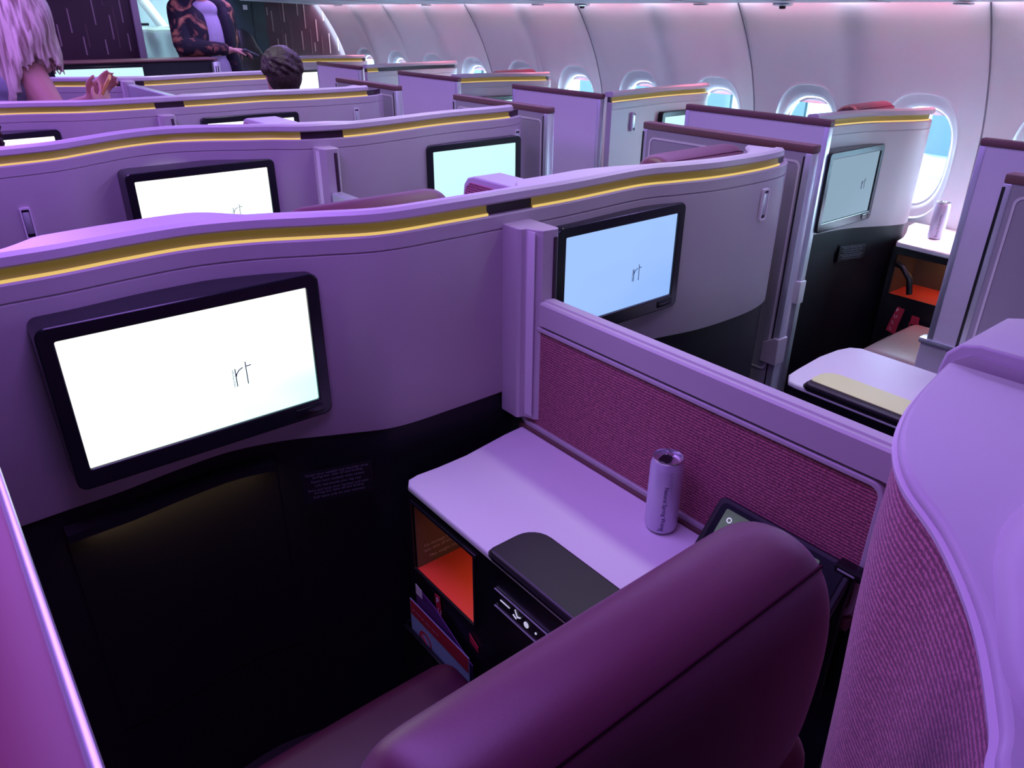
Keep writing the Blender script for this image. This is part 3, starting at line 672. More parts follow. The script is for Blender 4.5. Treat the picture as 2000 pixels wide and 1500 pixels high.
# literature pocket rail and red pull tab
ob('pocket_rail', RB(.590, .600, .82, 1.10, .39, .40, .003, 2), 'black', cL)
bm = bmesh.new(); box(bm, .600, .6185, .815, .82, .20, .40); box(bm, .600, .6185, 1.10, 1.105, .20, .40); box(bm, .592, .600, .82, 1.10, .20, .395); box(bm, .592, .62, .82, 1.10, .19, .20)
ob('literature_pocket', bm, 'black', cL, smooth=False)
pt = ob('pull_tab', prism([(1.010, .535), (.992, .537), (.989, .500), (.984, .460), (.978, .425), (1.000, .425), (1.004, .470)], .6185, .6200, 'x'), 'redtag', cL, smooth=False, label='red strap tag reading PULL')
for q, ch in enumerate('PULL'): text('tag_letter', ch, .020, (.6180, 1.0045-.004*q, .517-.026*q), (0, -1, 0), (0, 0, 1), 'white', pt)
ob('red_corner_tag', prism([(.890, .520), (.862, .505), (.862, .492), (.888, .500)], .6185, .6200, 'x'), 'redtag', cL, smooth=False)
cR, _ = console(1.628, 1.965, .50, .895, .765, 'white-topped console beyond the divider rail with a lid coloured as if lit yellow-green', [(1.965, .875), (1.945, .900), (1.90, .912), (1.82, .918), (1.70, .910), (1.655, .905), (1.632, .890), (1.628, .870)], niche=False, grp=G_C, lid=(.345, .085))
M['lidpale'] = mat('lid_tinted_as_lit_yellow', (0.80, 0.85, 0.36), 0.5)  # yellowish light falling on the lid is put into this colour
bm = prism(rrect(1.645, 1.731, .50, .842, (.040, .012, .01, .01)), .7755, .7775); ob('lid_inlay', bm, 'lidpale', cR, smooth=False, label='lid top with yellowish light put into its colour')
cW, (xw, wy0, wy1, wz0, wz1) = console(3.055, 3.44, .95, 1.335, .780, 'white-topped console under the nearest window with a red-lined niche', [(3.44, 1.43), (3.36, 1.42), (3.25, 1.375), (3.15, 1.342), (3.09, 1.335), (3.062, 1.325)], grp=G_C, lid=(.10, .08), detail=False)
pt2 = ob('pull_tab', prism([(wy1-.055, .525), (wy1-.085, .520), (wy1-.075, .455), (wy1-.070, .405), (wy1-.030, .415), (wy1-.040, .470)], 3.0555, 3.057, 'x'), 'redtag', cW, smooth=False, label='red strap tag reading PULL')
for q, ch in enumerate('PULL'): text('tag_letter', ch, .020, (3.0548, wy1-.052+.003*q, .503-.027*q), (0, -1, 0), (0, 0, 1), 'white', pt2)
bm = ringprism(rrect(wy1-.155, wy1-.115, .445, .490, .019), rrect(wy1-.150, wy1-.120, .450, .485, .014), 3.0535, 3.056, 'x'); box(bm, 3.054, 3.057, wy1-.150, wy1-.118, .470, .505)
ob('red_clip', bm, 'redtag', cW, smooth=False)
ob('coat_hook', tube([(3.04, wy1-.02, .70), (3.02, wy1-.05, .70), (3.015, wy1-.09, .66), (3.02, wy1-.10, .60)], .012, seg=10), 'black', cW)

# magazines in the pocket
def booklet(name, label, cat, pts, x, th, m, grp=None):
    return tag(ob(name, prism(pts, x, x+th, 'x'), m, None, smooth=False), label, cat, grp)
M['cardblue'] = mat('pale_blue_card', (0.30, 0.46, 0.66), 0.4); M['cardred'] = mat('red_card', (0.42, 0.03, 0.05), 0.4); M['purplebk'] = mat('purple_booklet', (0.10, 0.03, 0.16), 0.4)
sc_ = booklet('safety_card', 'safety card with red header and pale blue picture in the console pocket', 'card', [(1.085, .215), (.870, .215), (.870, .480), (1.085, .480)], .6025, .0012, 'cardblue')
ob('header', prism([(1.083, .440), (.872, .440), (.872, .478), (1.083, .478)], .6018, .6024, 'x'), 'cardred', sc_, smooth=False, label='red header band')
text('header_lettering', '-- ---- -- ----- --- -', .014, (.6016, 1.075, .452), (0, -1, 0), (0, 0, 1), 'dash', sc_)
bm = ringprism([(1.03+.024*math.cos(a*PI/12), .398+.024*math.sin(a*PI/12)) for a in range(24)], [(1.03+.019*math.cos(a*PI/12), .398+.019*math.sin(a*PI/12)) for a in range(24)], .6017, .6023, 'x'); tube([(.602, 1.047, .412), (.602, 1.013, .384)], .002, bm, 6)
ob('no_smoking_ring', bm, 'cardred', sc_, smooth=False)
ob('aircraft_picture', prism([(1.06, .30), (1.00, .385), (.96, .36), (.93, .28), (.94, .23), (1.04, .24)], .6017, .6023, 'x'), 'dark', sc_, smooth=False)
b2 = booklet('booklet', 'purple booklet standing behind the safety card in the console pocket', 'booklet', [(1.070, .225), (.875, .225), (.870, .455), (1.00, .510), (1.070, .520)], .610, .002, 'purplebk')
ob('page_corner', prism([(1.069, .500), (1.045, .500), (1.045, .522), (1.069, .526)], .6092, .6099, 'x'), 'white', b2, smooth=False)

# ================================================================ drink cans
def can(cx, cy, z, s, label, rot=0.0):
    t = thing('drink_can', label, 'can', (cx, cy, z), 'slim lilac cans')
    R, H = .0292*s, .150*s
    body = ob('body', lathe([(.021*s, z+.0005), (R*.93, z+.005*s), (R, z+.012*s), (R, z+H-.020*s), (R*.985, z+H-.014*s), (R*.90, z+H-.005*s), (R*.885, z+H-.003*s), (R*.86, z+H-.004*s), (R*.82, z+H-.010*s), (.002, z+H-.010*s)], cx, cy, 56), 'can', t)
    rim = ob('rim', lathe([(R*.885, z+H-.004*s), (R*.92, z+H-.001*s), (R*.915, z+H+.001*s), (R*.87, z+H+.001*s), (R*.84, z+H-.006*s), (R*.70, z+H-.008*s), (.002, z+H-.008*s)], cx, cy, 56, start=False), 'alu', t)
    bm = prism(rrect(-.015*s, .010*s, -.009*s, .009*s, .006*s), z+H-.0075*s, z+H-.0045*s)
    bmesh.ops.rotate(bm, verts=bm.verts, cent=(0, 0, 0), matrix=Matrix.Rotation(rot+.2, 3, 'Z')); bmesh.ops.translate(bm, verts=bm.verts, vec=(cx, cy+.004*s, 0))
    ob('opening', bm, 'black', t, label='black drinking opening')
    bm = prism(rrect(.010*s, .018*s, -.007*s, .007*s, .003*s), z+H-.007*s, z+H-.003*s)
    bmesh.ops.rotate(bm, verts=bm.verts, cent=(0, 0, 0), matrix=Matrix.Rotation(rot+.2, 3, 'Z')); bmesh.ops.translate(bm, verts=bm.verts, vec=(cx, cy+.004*s, 0))
    ob('pull_ring', bm, 'alu', t)
    def lab(sx, size, az, z1):
        cu = bpy.data.curves.new('l', 'FONT'); cu.body = sx; cu.size = size; cu.resolution_u = 2
        o = bpy.data.objects.new('l', cu); C.objects.link(o); dg = bpy.context.evaluated_depsgraph_get(); dg.update()
        me = bpy.data.meshes.new_from_object(o.evaluated_get(dg)); bpy.data.objects.remove(o); me.materials.clear()
        for v in me.vertices:
            u, q = v.co.x, v.co.y; th = az+q/R
            v.co = Vector((cx+(R+.0004)*math.cos(th), cy+(R+.0004)*math.sin(th), z1-u))
        return ob('can_lettering', me, 'ink', t, smooth=False)
    az = math.atan2(-cy, -cx)
    lab('Natural Spring Water', .0105*s, az+.02, z+H*.70); lab('--- ---- -- ----- --- --', .0052*s, az+.38, z+H*.90); lab('----- -- --- ---- --', .0052*s, az+.27, z+H*.90)
    bm = bmesh.new()
    for (h, w_) in ((.012, .010), (.0155, .007)):
        vs = []
        for q in (-1, 1):
            th = az+q*w_*s/R/2; vs.append((cx+(R+.0005)*math.cos(th), cy+(R+.0005)*math.sin(th)))
        f = [bm.verts.new((*vs[0], z+h*s)), bm.verts.new((*vs[1], z+h*s)), bm.verts.new((*vs[1], z+(h+.0012)*s)), bm.verts.new((*vs[0], z+(h+.0012)*s))]; bm.faces.new(f)
    ob('bar_mark', bm, 'ink', t, smooth=False)
can(.905, .686, .7625, 1.0, 'slim lilac can of spring water standing on the foreground console')
can(3.24, 1.255, .7805, .98, 'slim lilac can standing on the console under the nearest window', .5)

# ================================================================ divider between the two nearest seats
dv = thing('centre_divider', 'long purple divider rail with burgundy fabric panel beside the foreground can', 'divider', (.965, .75, 0))
YD0, YD1 = .335, 1.150
ob('rail', prism([(.950, 1.018), (.950, 1.064), (.954, 1.068), (.962, 1.068), (.964, 1.071), (.984, 1.071), (.988, 1.067), (.988, 1.018)], YD0-.01, YD1-.065, 'y'), 'shell', dv, angle=30)
ob('backing', B(.962, .984, YD0, YD1, .742, 1.020), 'shell', dv, smooth=False)
ob('lower_backing', B(.963, .983, YD0, YD1, 0, .742), 'dark', dv, smooth=False)
ob('panel_frame', ringprism(rrect(.345, 1.140, .765, 1.012, .022), rrect(.353, 1.133, .777, 1.003, .016), .950, .963, 'x'), 'shell', dv, bevel=.002)
ob('fabric_panel', prism(rrect(.353, 1.133, .777, 1.003, .016), .9555, .962, 'x'), 'fabric', dv, smooth=False, label='burgundy woven fabric panel')
ob('lower_ledge', B(.944, .962, .345, 1.14, .748, .766), 'trim', dv, smooth=False)
# post that the rail slides in
ps = ob('post', prism([(.925, 1.180), (.925, 1.128), (.930, 1.122), (.941, 1.120), (.948, 1.096), (.956, 1.086), (.990, 1.082), (.997, 1.088), (.997, 1.180)], .79, 1.216), 'shell', dv, bevel=.002, angle=30)
ob('post_slot', RB(.981, .991, 1.0805, 1.090, .85, 1.200, .002, 2), 'goldgap', dv)
ob('post_light_face', B(.9415, .9435, 1.095, 1.118, .80, 1.212), 'door', dv, smooth=False)
# post of the second-row pair, and its rail end
def post2(dy, dx, y, label, rz=1.079, zt=1.214):
    t = thing('divider_post', label, 'divider post', (1.05+dx, y+dy, 0), 'divider posts on the centre shells')
    ob('post_body', prism([(1.045+dx, y+.05), (1.045+dx, y-.012), (1.058+dx, y-.030), (1.095+dx, y-.034), (1.102+dx, y-.030), (1.102+dx, y+.05)], .80, zt), 'shell', t, bevel=.003, angle=30).location.y += dy
    ob('post_slot', RB(1.082+dx, 1.093+dx, y-.0352, y-.020, .86, zt-.014, .002, 2), 'goldgap', t).location.y += dy
    ob('post_light_face', B(1.0435+dx, 1.0460+dx, y-.010, y+.015, .80, zt-.009), 'door', t, smooth=False).location.y += dy
    ob('rail', prism([(1.062+dx, rz-.20), (1.062+dx, rz-.004), (1.066+dx, rz), (1.094+dx, rz), (1.098+dx, rz-.004), (1.098+dx, rz-.20)], y-.78, y-.034, 'y'), 'silver', t, angle=30).location.y += dy
    return t
post2(0, 0, 2.265, 'purple divider post with black slot on the second-row centre shell')
post2(PITCH, -.155, 1.150, 'purple divider post with black slot on the third-row centre shell')
post2(2*PITCH, -.01, 2.265-PITCH, 'divider post with pale rail end to the right of the long-haired person', 1.250, 1.264)
# raised wing ends of the dividers, beside the headrests
def wing(x0, x1, y0, y1, ztop, label, m='fabric'):
    t = thing('divider_wing', label, 'divider wing', ((x0+x1)/2, y0, 0), 'raised divider ends beside the headrests')
    out = [(y0, .70), (y1, .70), (y1, ztop-.045), (y1-.004, ztop-.022), (y1-.018, ztop-.006), (y1-.040, ztop), (y0, ztop)]
    ob('wing_body', prism(out, x0+.004, x1, 'x'), 'cap', t, bevel=.004, angle=30)
    inn = [(y0, .72), (y1-.012, .72), (y1-.012, ztop-.045), (y1-.018, ztop-.026), (y1-.034, ztop-.014), (y0, ztop-.014)]
    ob('fabric_side', prism(inn, x0, x0+.005, 'x'), m, t, smooth=False, label='burgundy fabric side' if m == 'fabric' else None)
    return t
wing(1.000, 1.085, 1.205, 1.425, 1.268, 'boxy raised divider end with fabric side, behind the nearest shell cap')
wing(.950, 1.060, 2.425, 2.64, 1.276, 'boxy raised divider end in front of the third-row screen')
wing(.950, 1.10, .205, .326, 1.246, 'purple raised divider end at the right edge of the view', 'shell')

# ================================================================ near shell (the one the viewer looks over)
rear = [(.352, -.20), (.350, -.08), (.362, .015), (.392, .045), (.430, .058), (.513, .102), (.590, .160), (.648, .220), (.705, .257), (.770, .281), (.838, .296), (.940, .311)]
ns = thing('seat_shell', 'glossy purple shell cap with curved edge and ribbed fabric lining, right foreground', 'seat shell', (.7, .05, 0), G_S)
rp = catmull(rear, 6)
poly = [(p.x, p.y) for p in rp]+[(.944, .20), (1.12, .18), (2.0, .10), (2.0, -.30), (.4, -.30)]
ob('cap', prism(poly, 1.208, 1.222), 'cap', ns, bevel=.006, angle=40)
lip = catmull([(.44, -.25), (.43, -.10), (.430, .015), (.455, .064), (.531, .101), (.59, .124), (.664, .136), (.80, .12), (.93, .07), (1.1, .045), (1.4, .05), (1.9, .05)], 6)
ob('raised_lip', sweep(lip, lambda i, u, p: [(-.000, 1.222), (.003, 1.229), (.010, 1.238), (.026, 1.243), (.16, 1.243), (.17, 1.222)]), 'cap', ns, angle=50)
ob('fabric_lining', sweep(rp, lambda i, u, p: [(.004, 1.208), (.002, 1.16), (.001, 1.08), (.004, .98), (.01, .86), (.02, .60), (.04, .60), (.04, 1.208)]), 'fabricbig', ns, angle=60, label='burgundy ribbed fabric lining')
ob('edge_bead', sweep(rp, lambda i, u, p: [(-.003, 1.203), (-.004, 1.209), (.004, 1.209), (.006, 1.203)]), 'door', ns)
ob('upper_panel', sweep(catmull([(.34, -.32), (1.0, -.34), (1.9, -.32)], 6), lambda i, u, p: [(0, 0), (0, 1.22), (-.03, 1.22), (-.03, 0)]), 'shell', ns)

# handset in its cradle leaning against the divider
hs = thing('touchscreen_handset', 'black handset with grey-green display leaning on the fabric panel', 'handset', (.93, .5, .84))
def tiltbox(y0, y1, w0, w1, off, th, m, name, parent, r=.012, **k):
    """plate leaning on the fabric panel: local u along -y, v up the slope"""
    bm = prism(rrect(y0, y1, w0, w1, r), -th/2, th/2, 'z'); a = math.radians(50)
    for v in bm.verts:
        yy, vv, nn = v.co.x, v.co.y, v.co.z+off
        v.co = Vector((.872+vv*math.cos(a)-nn*math.sin(a), yy, .780+vv*math.sin(a)+nn*math.cos(a)))
    return ob(name, bm, m, parent, **k)
tiltbox(.352, .592, .0, .112, 0, .012, 'black', 'body', hs, bevel=.003)
tiltbox(.362, .582, .010, .104, .0065, .004, 'bezel', 'face', hs, r=.010)
d_ = tiltbox(.400, .570, .026, .096, .009, .0015, 'scrT', 'display', hs, r=.003, smooth=False)
a_ = math.radians(50)
def hp(y, v, n=.0105): return (.872+v*math.cos(a_)-n*math.sin(a_), y, .780+v*math.sin(a_)+n*math.cos(a_))
bm = bmesh.new()
tube([hp(.545, .060), hp(.536, .075), hp(.528, .070), hp(.512, .086)], .0011, bm, 6); tube([hp(.536, .075), hp(.528, .058)], .0011, bm, 6)
tube([hp(.556+.004*math.cos(q), .080+.004*math.sin(q)) for q in [i*PI/5 for i in range(11)]], .0010, bm, 6)
ob('seat_icon', bm, 'glow', d_, label='white seat recline icon')
st = thing('seat_belt_strap', 'black shoulder strap and buckle hanging at the divider end', 'strap', (.93, .38, .7))
ob('webbing', prism([(.395, .60), (.352, .60), (.352, .80), (.345, .865), (.372, .872), (.392, .82)], .930, .938, 'x'), 'black', st, bevel=.002)
ob('buckle', RB(.924, .948, .330, .378, .858, .872, .003, 2), 'black', st)
ob('buckle_bar', RB(.9235, .9275, .345, .372, .862, .866, .001, 2), 'silver', st)

# ================================================================ aisle doors
def door(x, th, y0, y1, ztop, label, group, side, z0=.56, grooves=True, base=True, inner=False):
    """sliding suite door; y0 is the end nearer the viewer"""
    t = thing('suite_door', label, 'suite door', (x, (y0+y1)/2, 0), group)
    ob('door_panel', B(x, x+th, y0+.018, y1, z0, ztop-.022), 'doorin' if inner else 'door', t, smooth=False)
    ob('top_trim', RB(x-.003, x+th+.003, y0-.002, y1+.003, ztop-.022, ztop, .004, 2), 'trim', t, label='brown top trim')
    ed = ob('edge_post', RB(x-.002, x+th+.002, y0, y0+.020, .0, ztop-.022, .003, 2), 'silver', t, label='silver edge post')
    ob('far_edge', RB(x-.002, x+th+.001, y1-.018, y1+.002, z0, ztop-.022, .003, 2), 'silver', t)
    if inner:
        ob('inset_frame', ringprism(rrect(y0+.03, y1-.03, z0+.05, ztop-.045, .02), rrect(y0+.036, y1-.036, z0+.056, ztop-.051, .016), x-.003, x+.001, 'x'), 'door', t)
        ob('seal', B(x-.004, x-.001, y1-.004, y1+.002, z0, ztop-.03), 'black', t, smooth=False)
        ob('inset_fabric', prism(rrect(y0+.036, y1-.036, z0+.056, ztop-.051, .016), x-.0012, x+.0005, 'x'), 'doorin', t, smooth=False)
    ob('bracket', prism([(y0-.006, .60), (y0+.05, .60), (y0+.05, .665), (y0+.012, .690), (y0-.006, .690)], x-.012, x+th+.004, 'x'), 'shell', t, bevel=.003)
    if base:
        ob('base_panel', B(x+.004, x+th+.012, y0+.02, y1+.02, 0, z0), 'door', t, bevel=.003)
        ob('track_ledge', RB(x-.006, x+th+.016, y0+.005, y1+.025, z0, z0+.018, .003, 2), 'silver', t)
    return t
G_D1 = 'window-suite doors along the aisle'; G_D2 = 'centre-suite doors along the aisle'
n1 = ['window-side door at the right edge of the view, lavender face and brown top trim', 'tall lavender window-side door right of the nearest centre shell', 'second lavender window-side door along the aisle, right of the cyan screen', 'third window-side door along the aisle', 'farthest window-side door along the aisle']
for k in range(-1, 4):
    door(2.565, .024, 1.424+1.1236*k, 2.057+1.1236*k, 1.271, n1[k+1], G_D1, 1, z0=.60)
n2 = ['partly seen centre door with black seal at the far right edge', 'centre door with brown trim right behind the nearest shell end', 'centre door with brown trim behind the second-row shell end', 'centre door with brown trim behind the third-row shell end']
for k in range(-1, 3):
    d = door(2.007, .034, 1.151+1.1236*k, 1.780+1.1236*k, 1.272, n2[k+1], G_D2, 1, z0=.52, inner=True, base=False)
    g = bmesh.new(); box(g, 2.0055, 2.0075, 1.151+1.1236*k+.022, 1.151+1.1236*k+.026, .0, 1.24)
    ob('post_groove', g, 'black', d, smooth=False)
# left aisle door right under the viewer
M['lefttrim'] = mat('brown_trim_tinted_magenta', (0.24, 0.065, 0.125), 0.5)  # brown trim with the magenta light put into its colour
dl = thing('suite_door', 'magenta-lit door edge running down the left border of the view', 'suite door', (-.02, .6, 0), 'left aisle door')
ob('door_panel', B(-.040, -.006, .02, .86, 0, 1.238), 'door', dl, smooth=False)
ob('top_trim', RB(-.060, -.008, .0, .88, 1.238, 1.250, .004, 2), 'lefttrim', dl)
ob('silver_edge', RB(-.010, -.001, .0, .90, 1.150, 1.247, .003, 2), 'silver', dl, label='silver inner edge strip')
ob('outer_trim', RB(-.080, -.060, .0, .88, 1.225, 1.247, .004, 2), 'trim', dl, label='brown outer trim')

# ================================================================ people
def cap_(bm, p, q, r1, r2, seg=14):
    p, q = Vector(p), Vector(q); d = q-p; L = d.length; d.normalize()
    a = d.cross(Vector((0, 0, 1)));
    if a.length < .1: a = d.cross(Vector((1, 0, 0)))
    a.normalize(); b = d.cross(a); rings = []
    prof = [(-r1*math.cos(t), r1*math.sin(t)) for t in (.15, .5, .95, 1.35)]+[(L*u, r1+(r2-r1)*u) for u in (.0, .33, .66, 1)]+[(L+r2*math.cos(t), r2*math.sin(t)) for t in (1.35, .95, .5, .15)]
    for h, r in prof: rings.append([bm.verts.new(p+d*h+(a*math.cos(2*PI*k/seg)+b*math.sin(2*PI*k/seg))*r) for k in range(seg)])
    for i in range(len(rings)-1):
        for k in range(seg): bm.faces.new((rings[i][k], rings[i][(k+1) % seg], rings[i+1][(k+1) % seg], rings[i+1][k]))
    bm.faces.new(rings[0][::-1]); bm.faces.new(rings[-1])
def ell(bm, c, r, rot=None):
    res = bmesh.ops.create_uvsphere(bm, u_segments=20, v_segments=14, radius=1.0)
    mtx = Matrix.Translation(Vector(c)) @ (rot.to_4x4() if rot else Matrix.Identity(4)) @ Matrix.Diagonal((*r, 1))
    bmesh.ops.transform(bm, matrix=mtx, verts=res['verts'])
def chain(bm, pts, radii):
    for i in range(len(pts)-1): cap_(bm, pts[i], pts[i+1], radii[i], radii[i+1])
def organic(name, bm, m, parent, voxel=.008, smooth=6, **k):
    bmesh.ops.recalc_face_normals(bm, faces=bm.faces)
    o = ob(name, bm, m, parent, **k)
    r = o.modifiers.new('weld', 'REMESH'); r.mode = 'VOXEL'; r.voxel_size = voxel; r.use_smooth_shade = True
    s = o.modifiers.new('smooth', 'SMOOTH'); s.factor = .5; s.iterations = smooth
    return o
def V(*a): return Vector(a)
def hand(bm, wrist, dirv, palmn, s=1.0, curl=.5, spread=.16, thumb=1):
    """palm plus five bent fingers, grown into the same body"""
    d = Vector(dirv).normalized(); n = Vector(palmn).normalized(); sd = d.cross(n).normalized()*thumb; W = Vector(wrist)
    for q in (-1, -.33, .33, 1): cap_(bm, W+sd*q*.016*s+d*.01*s, W+sd*q*.030*s+d*.085*s, .017*s, .013*s, 10)
    for q, (ln, of) in enumerate(((.070, 1), (.080, .35), (.074, -.3), (.058, -.95))):
        p0 = W+d*.085*s+sd*of*.030*s; dd = (d+sd*of*spread).normalized(); P = [p0]
        for j, f in enumerate((.45, .32, .23)):
            an = curl*(j+1)*.9; P.append(P[-1]+(dd*math.cos(an)+n*math.sin(an))*ln*f*s)
        chain(bm, P, (.0098*s, .0090*s, .0082*s, .0070*s))
    t0 = W+d*.022*s+sd*.028*s; t1 = t0+(d*.6+sd*.75+n*.25).normalized()*.036*s; t2 = t1+(d*.85+sd*.3+n*.45).normalized()*.030*s; t3 = t2+(d*.95+n*.4).normalized()*.024*s
    chain(bm, [t0, t1, t2, t3], (.0135*s, .0115*s, .010*s, .008*s))
def head(bm, c, face, s=1.0):
    """skull, jaw, nose, ears; face = horizontal looking direction"""
    f = Vector(face).normalized(); r = f.cross(Vector((0, 0, 1))).normalized(); u = Vector((0, 0, 1)); c = Vector(c)
    R = Matrix((r, f, u)).transposed()
    ell(bm, c+u*.02*s-f*.008*s, (.075*s, .094*s, .098*s), R); ell(bm, c-u*.055*s+f*.030*s, (.054*s, .058*s, .060*s), R)
    ell(bm, c-u*.098*s+f*.066*s, (.024*s, .020*s, .018*s), R)
    cap_(bm, c+f*.085*s+u*.018*s, c+f*.106*s-u*.022*s, .008*s, .012*s, 10)
    ell(bm, c+f*.084*s-u*.058*s, (.024*s, .012*s, .009*s), R)
    for q in (-1, 1):
        ell(bm, c+r*q*.076*s-u*.012*s-f*.006*s, (.009*s, .018*s, .030*s), R); ell(bm, c+f*.078*s+r*q*.034*s+u*.026*s, (.020*s, .012*s, .010*s), R)

# --- long haired person standing in the fourth row, seen from behind
P1 = thing('person', 'standing person with long wavy blond hair and grey tank top holding a phone', 'person', (.50, 4.0, 0))
bm = bmesh.new()
ell(bm, (.47, 4.02, 1.22), (.155, .100, .20)); ell(bm, (.47, 4.02, 1.02), (.14, .10, .20)); ell(bm, (.47, 4.02, .84), (.17, .12, .14))
cap_(bm, (.34, 4.04, 1.375), (.59, 4.00, 1.375), .055, .055); cap_(bm, (.47, 4.02, 1.38), (.475, 4.04, 1.50), .052, .048)
head(bm, (.485, 4.06, 1.60), (.75, .66, 0))
ell(bm, (.605, 3.985, 1.365), (.070, .068, .070)); chain(bm, [(.610, 3.98, 1.36), (.675, 3.90, 1.16), (.79, 4.01, 1.145), (.855, 4.05, 1.19)], (.066, .052, .038, .026))
chain(bm, [(.34, 4.05, 1.375), (.33, 4.14, 1.15), (.58, 4.24, 1.16), (.86, 4.17, 1.235)], (.054, .042, .034, .024))
hand(bm, (.850, 4.045, 1.185), (.45, .35, .62), (-.2, .65, .3), .95, .55, .14, 1)
hand(bm, (.855, 4.17, 1.235), (.55, -.1, .55), (.3, -.8, .2), .95, .55, .14, -1)
for q in (-1, 1): chain(bm, [(.47+q*.08, 4.02, .84), (.47+q*.085, 4.03, .46), (.47+q*.09, 4.01, .07)], (.085, .055, .038)); cap_(bm, (.47+q*.09, 4.0, .045), (.47+q*.10, 4.15, .035), .038, .030)
organic('body', bm, 'skin', P1, .007, 5)
bm = bmesh.new()
ell(bm, (.47, 4.02, 1.20), (.165, .110, .19)); ell(bm, (.47, 4.02, 1.02), (.15, .11, .20)); cap_(bm, (.385, 4.02, 1.32), (.40, 4.03, 1.41), .048, .030); cap_(bm, (.545, 4.0, 1.32), (.535, 4.01, 1.41), .048, .030)
cap_(bm, (.40, 4.0, 1.31), (.53, 3.985, 1.31), .075, .075)
organic('tank_top', bm, 'tank', P1, .007, 6, label='grey tank top')
bm = bmesh.new(); ell(bm, (.47, 4.02, .82), (.185, .135, .17))
for q in (-1, 1): chain(bm, [(.47+q*.08, 4.02, .80), (.47+q*.085, 4.03, .46), (.47+q*.09, 4.01, .11)], (.098, .068, .055))
organic('trousers', bm, 'tank', P1, .01, 6)
# hair: a smooth mass down the back with a few soft wavy locks over it
bm = bmesh.new(); hc = V(.610, 4.035, 1.615)
ell(bm, hc+V(.0, -.012, .03), (.100, .108, .105)); ell(bm, hc+V(.005, -.040, -.10), (.112, .085, .15)); ell(bm, hc+V(-.045, -.060, -.20), (.075, .050, .12)); ell(bm, hc+V(.070, -.020, -.15), (.048, .05, .11))
rnd = random.Random(4)
for i in range(46):
    a = math.radians(150+225*i/45+rnd.uniform(-3, 3)); ca, sa = math.cos(a), math.sin(a); P = []
    ln = .24+.20*max(0, -ca)+rnd.uniform(-.03, .04); ph = a*2.2; wv = .012
    for j in range(15):
        u = j/14; P.append(hc+V(ca*1.15*(.098+.016*math.sin(u*PI))+wv*math.sin(ph+u*8)*u, sa*(.098+.006*math.sin(u*PI))-.02-.03*u+wv*.6*math.cos(ph+u*8)*u, .03-ln*u))
    for q in range(14): cap_(bm, P[q], P[q+1], .0135*(1-.55*(q/14)**2), .0135*(1-.55*((q+1)/14)**2), 8)
organic('hair', bm, 'hairbl', P1, .0065, 3, label='long wavy blond hair'); hr = P1.children[-1]
bm = bmesh.new()
for i in range(9):
    a = math.radians((160, 172, 186, 200, 330, 345, 355, 2, 8)[i]); ca, sa = math.cos(a), math.sin(a); ph = i*1.3
    P = [hc+V(ca*.115+.018*math.sin(ph+u*8)*u, sa*.10-.03*u+.012*math.cos(ph+u*8)*u, .0-(.40 if i < 4 else .26)*u) for u in [j/20 for j in range(21)]]
    tube(P, .008, bm, 8, lambda u: 1-.75*u*u)
ob('locks', bm, 'hairbl', hr, angle=80)
ph1 = thing('mobile_phone', 'phone in a yellow-edged case held by the blond-haired person', 'phone', (.90, 4.10, 1.27))
def phone(t, c, ax, ay, w_, h_, th, m1, m2):
    ax = Vector(ax).normalized(); ay = Vector(ay); ay = (ay-ax*ay.dot(ax)).normalized(); az = ax.cross(ay); c = Vector(c)
    for nm, s, lo, hi, mm in (('case', 1.0, -th/2, th/2, m1), ('screen', .92, th/2, th/2+.001, m2)):
        bm = prism(rrect(-w_/2*s, w_/2*s, -h_/2*s, h_/2*s, .010), lo, hi)
        for v in bm.verts: v.co = c+ax*v.co.x+ay*v.co.y+az*v.co.z
        ob(nm, bm, mm, t, smooth=False)
phone(ph1, (.893, 4.085, 1.275), (.30, .93, .20), (.50, -.12, .80), .072, .145, .011, mat('yellow_phone_case', (0.75, 0.42, 0.12), 0.4), 'black')

for o in (P1, ph1): o.location += V(-.085, -.20, 0)
# --- standing person in floral jacket at the front partition
P2 = thing('person', 'standing person in dark floral jacket and lavender shirt leaning on the front partition', 'person', (2.05, 6.05, 0))
bm = bmesh.new()
ell(bm, (2.02, 6.09, 1.42), (.17, .11, .20)); ell(bm, (2.05, 6.09, 1.15), (.16, .11, .22)); ell(bm, (2.06, 6.09, .95), (.17, .12, .16))
cap_(bm, (1.87, 6.1, 1.60), (2.18, 6.1, 1.60), .06, .06); cap_(bm, (2.02, 6.09, 1.62), (2.02, 6.06, 1.73), .055, .052)
head(bm, (2.02, 6.04, 1.83), (-.1, -1, -.1))
chain(bm, [(1.86, 6.08, 1.59), (1.82, 5.98, 1.375), (2.03, 5.86, 1.335), (2.10, 5.84, 1.340)], (.06, .048, .036, .026))
chain(bm, [(2.19, 6.1, 1.59), (2.23, 6.14, 1.34), (2.22, 6.06, 1.12)], (.06, .048, .034))
hand(bm, (2.095, 5.84, 1.340), (.9, -.1, -.06), (0, -.1, -1), 1.05, .42, .12, -1); hand(bm, (2.22, 6.06, 1.12), (0, -.2, -1), (-.4, -.9, 0), 1.0, .4)
for q in (-1, 1): chain(bm, [(2.06+q*.09, 6.09, .92), (2.06+q*.10, 6.08, .5), (2.06+q*.10, 6.10, .08)], (.09, .06, .042)); cap_(bm, (2.06+q*.1, 6.1, .045), (2.06+q*.12, 5.93, .035), .042, .034)
organic('body', bm, 'skin', P2, .008, 5)
bm = bmesh.new()
ell(bm, (2.03, 6.09, 1.40), (.165, .128, .22)); ell(bm, (2.06, 6.09, 1.12), (.155, .125, .24)); cap_(bm, (1.98, 6.06, 1.60), (2.07, 6.06, 1.60), .06, .06)
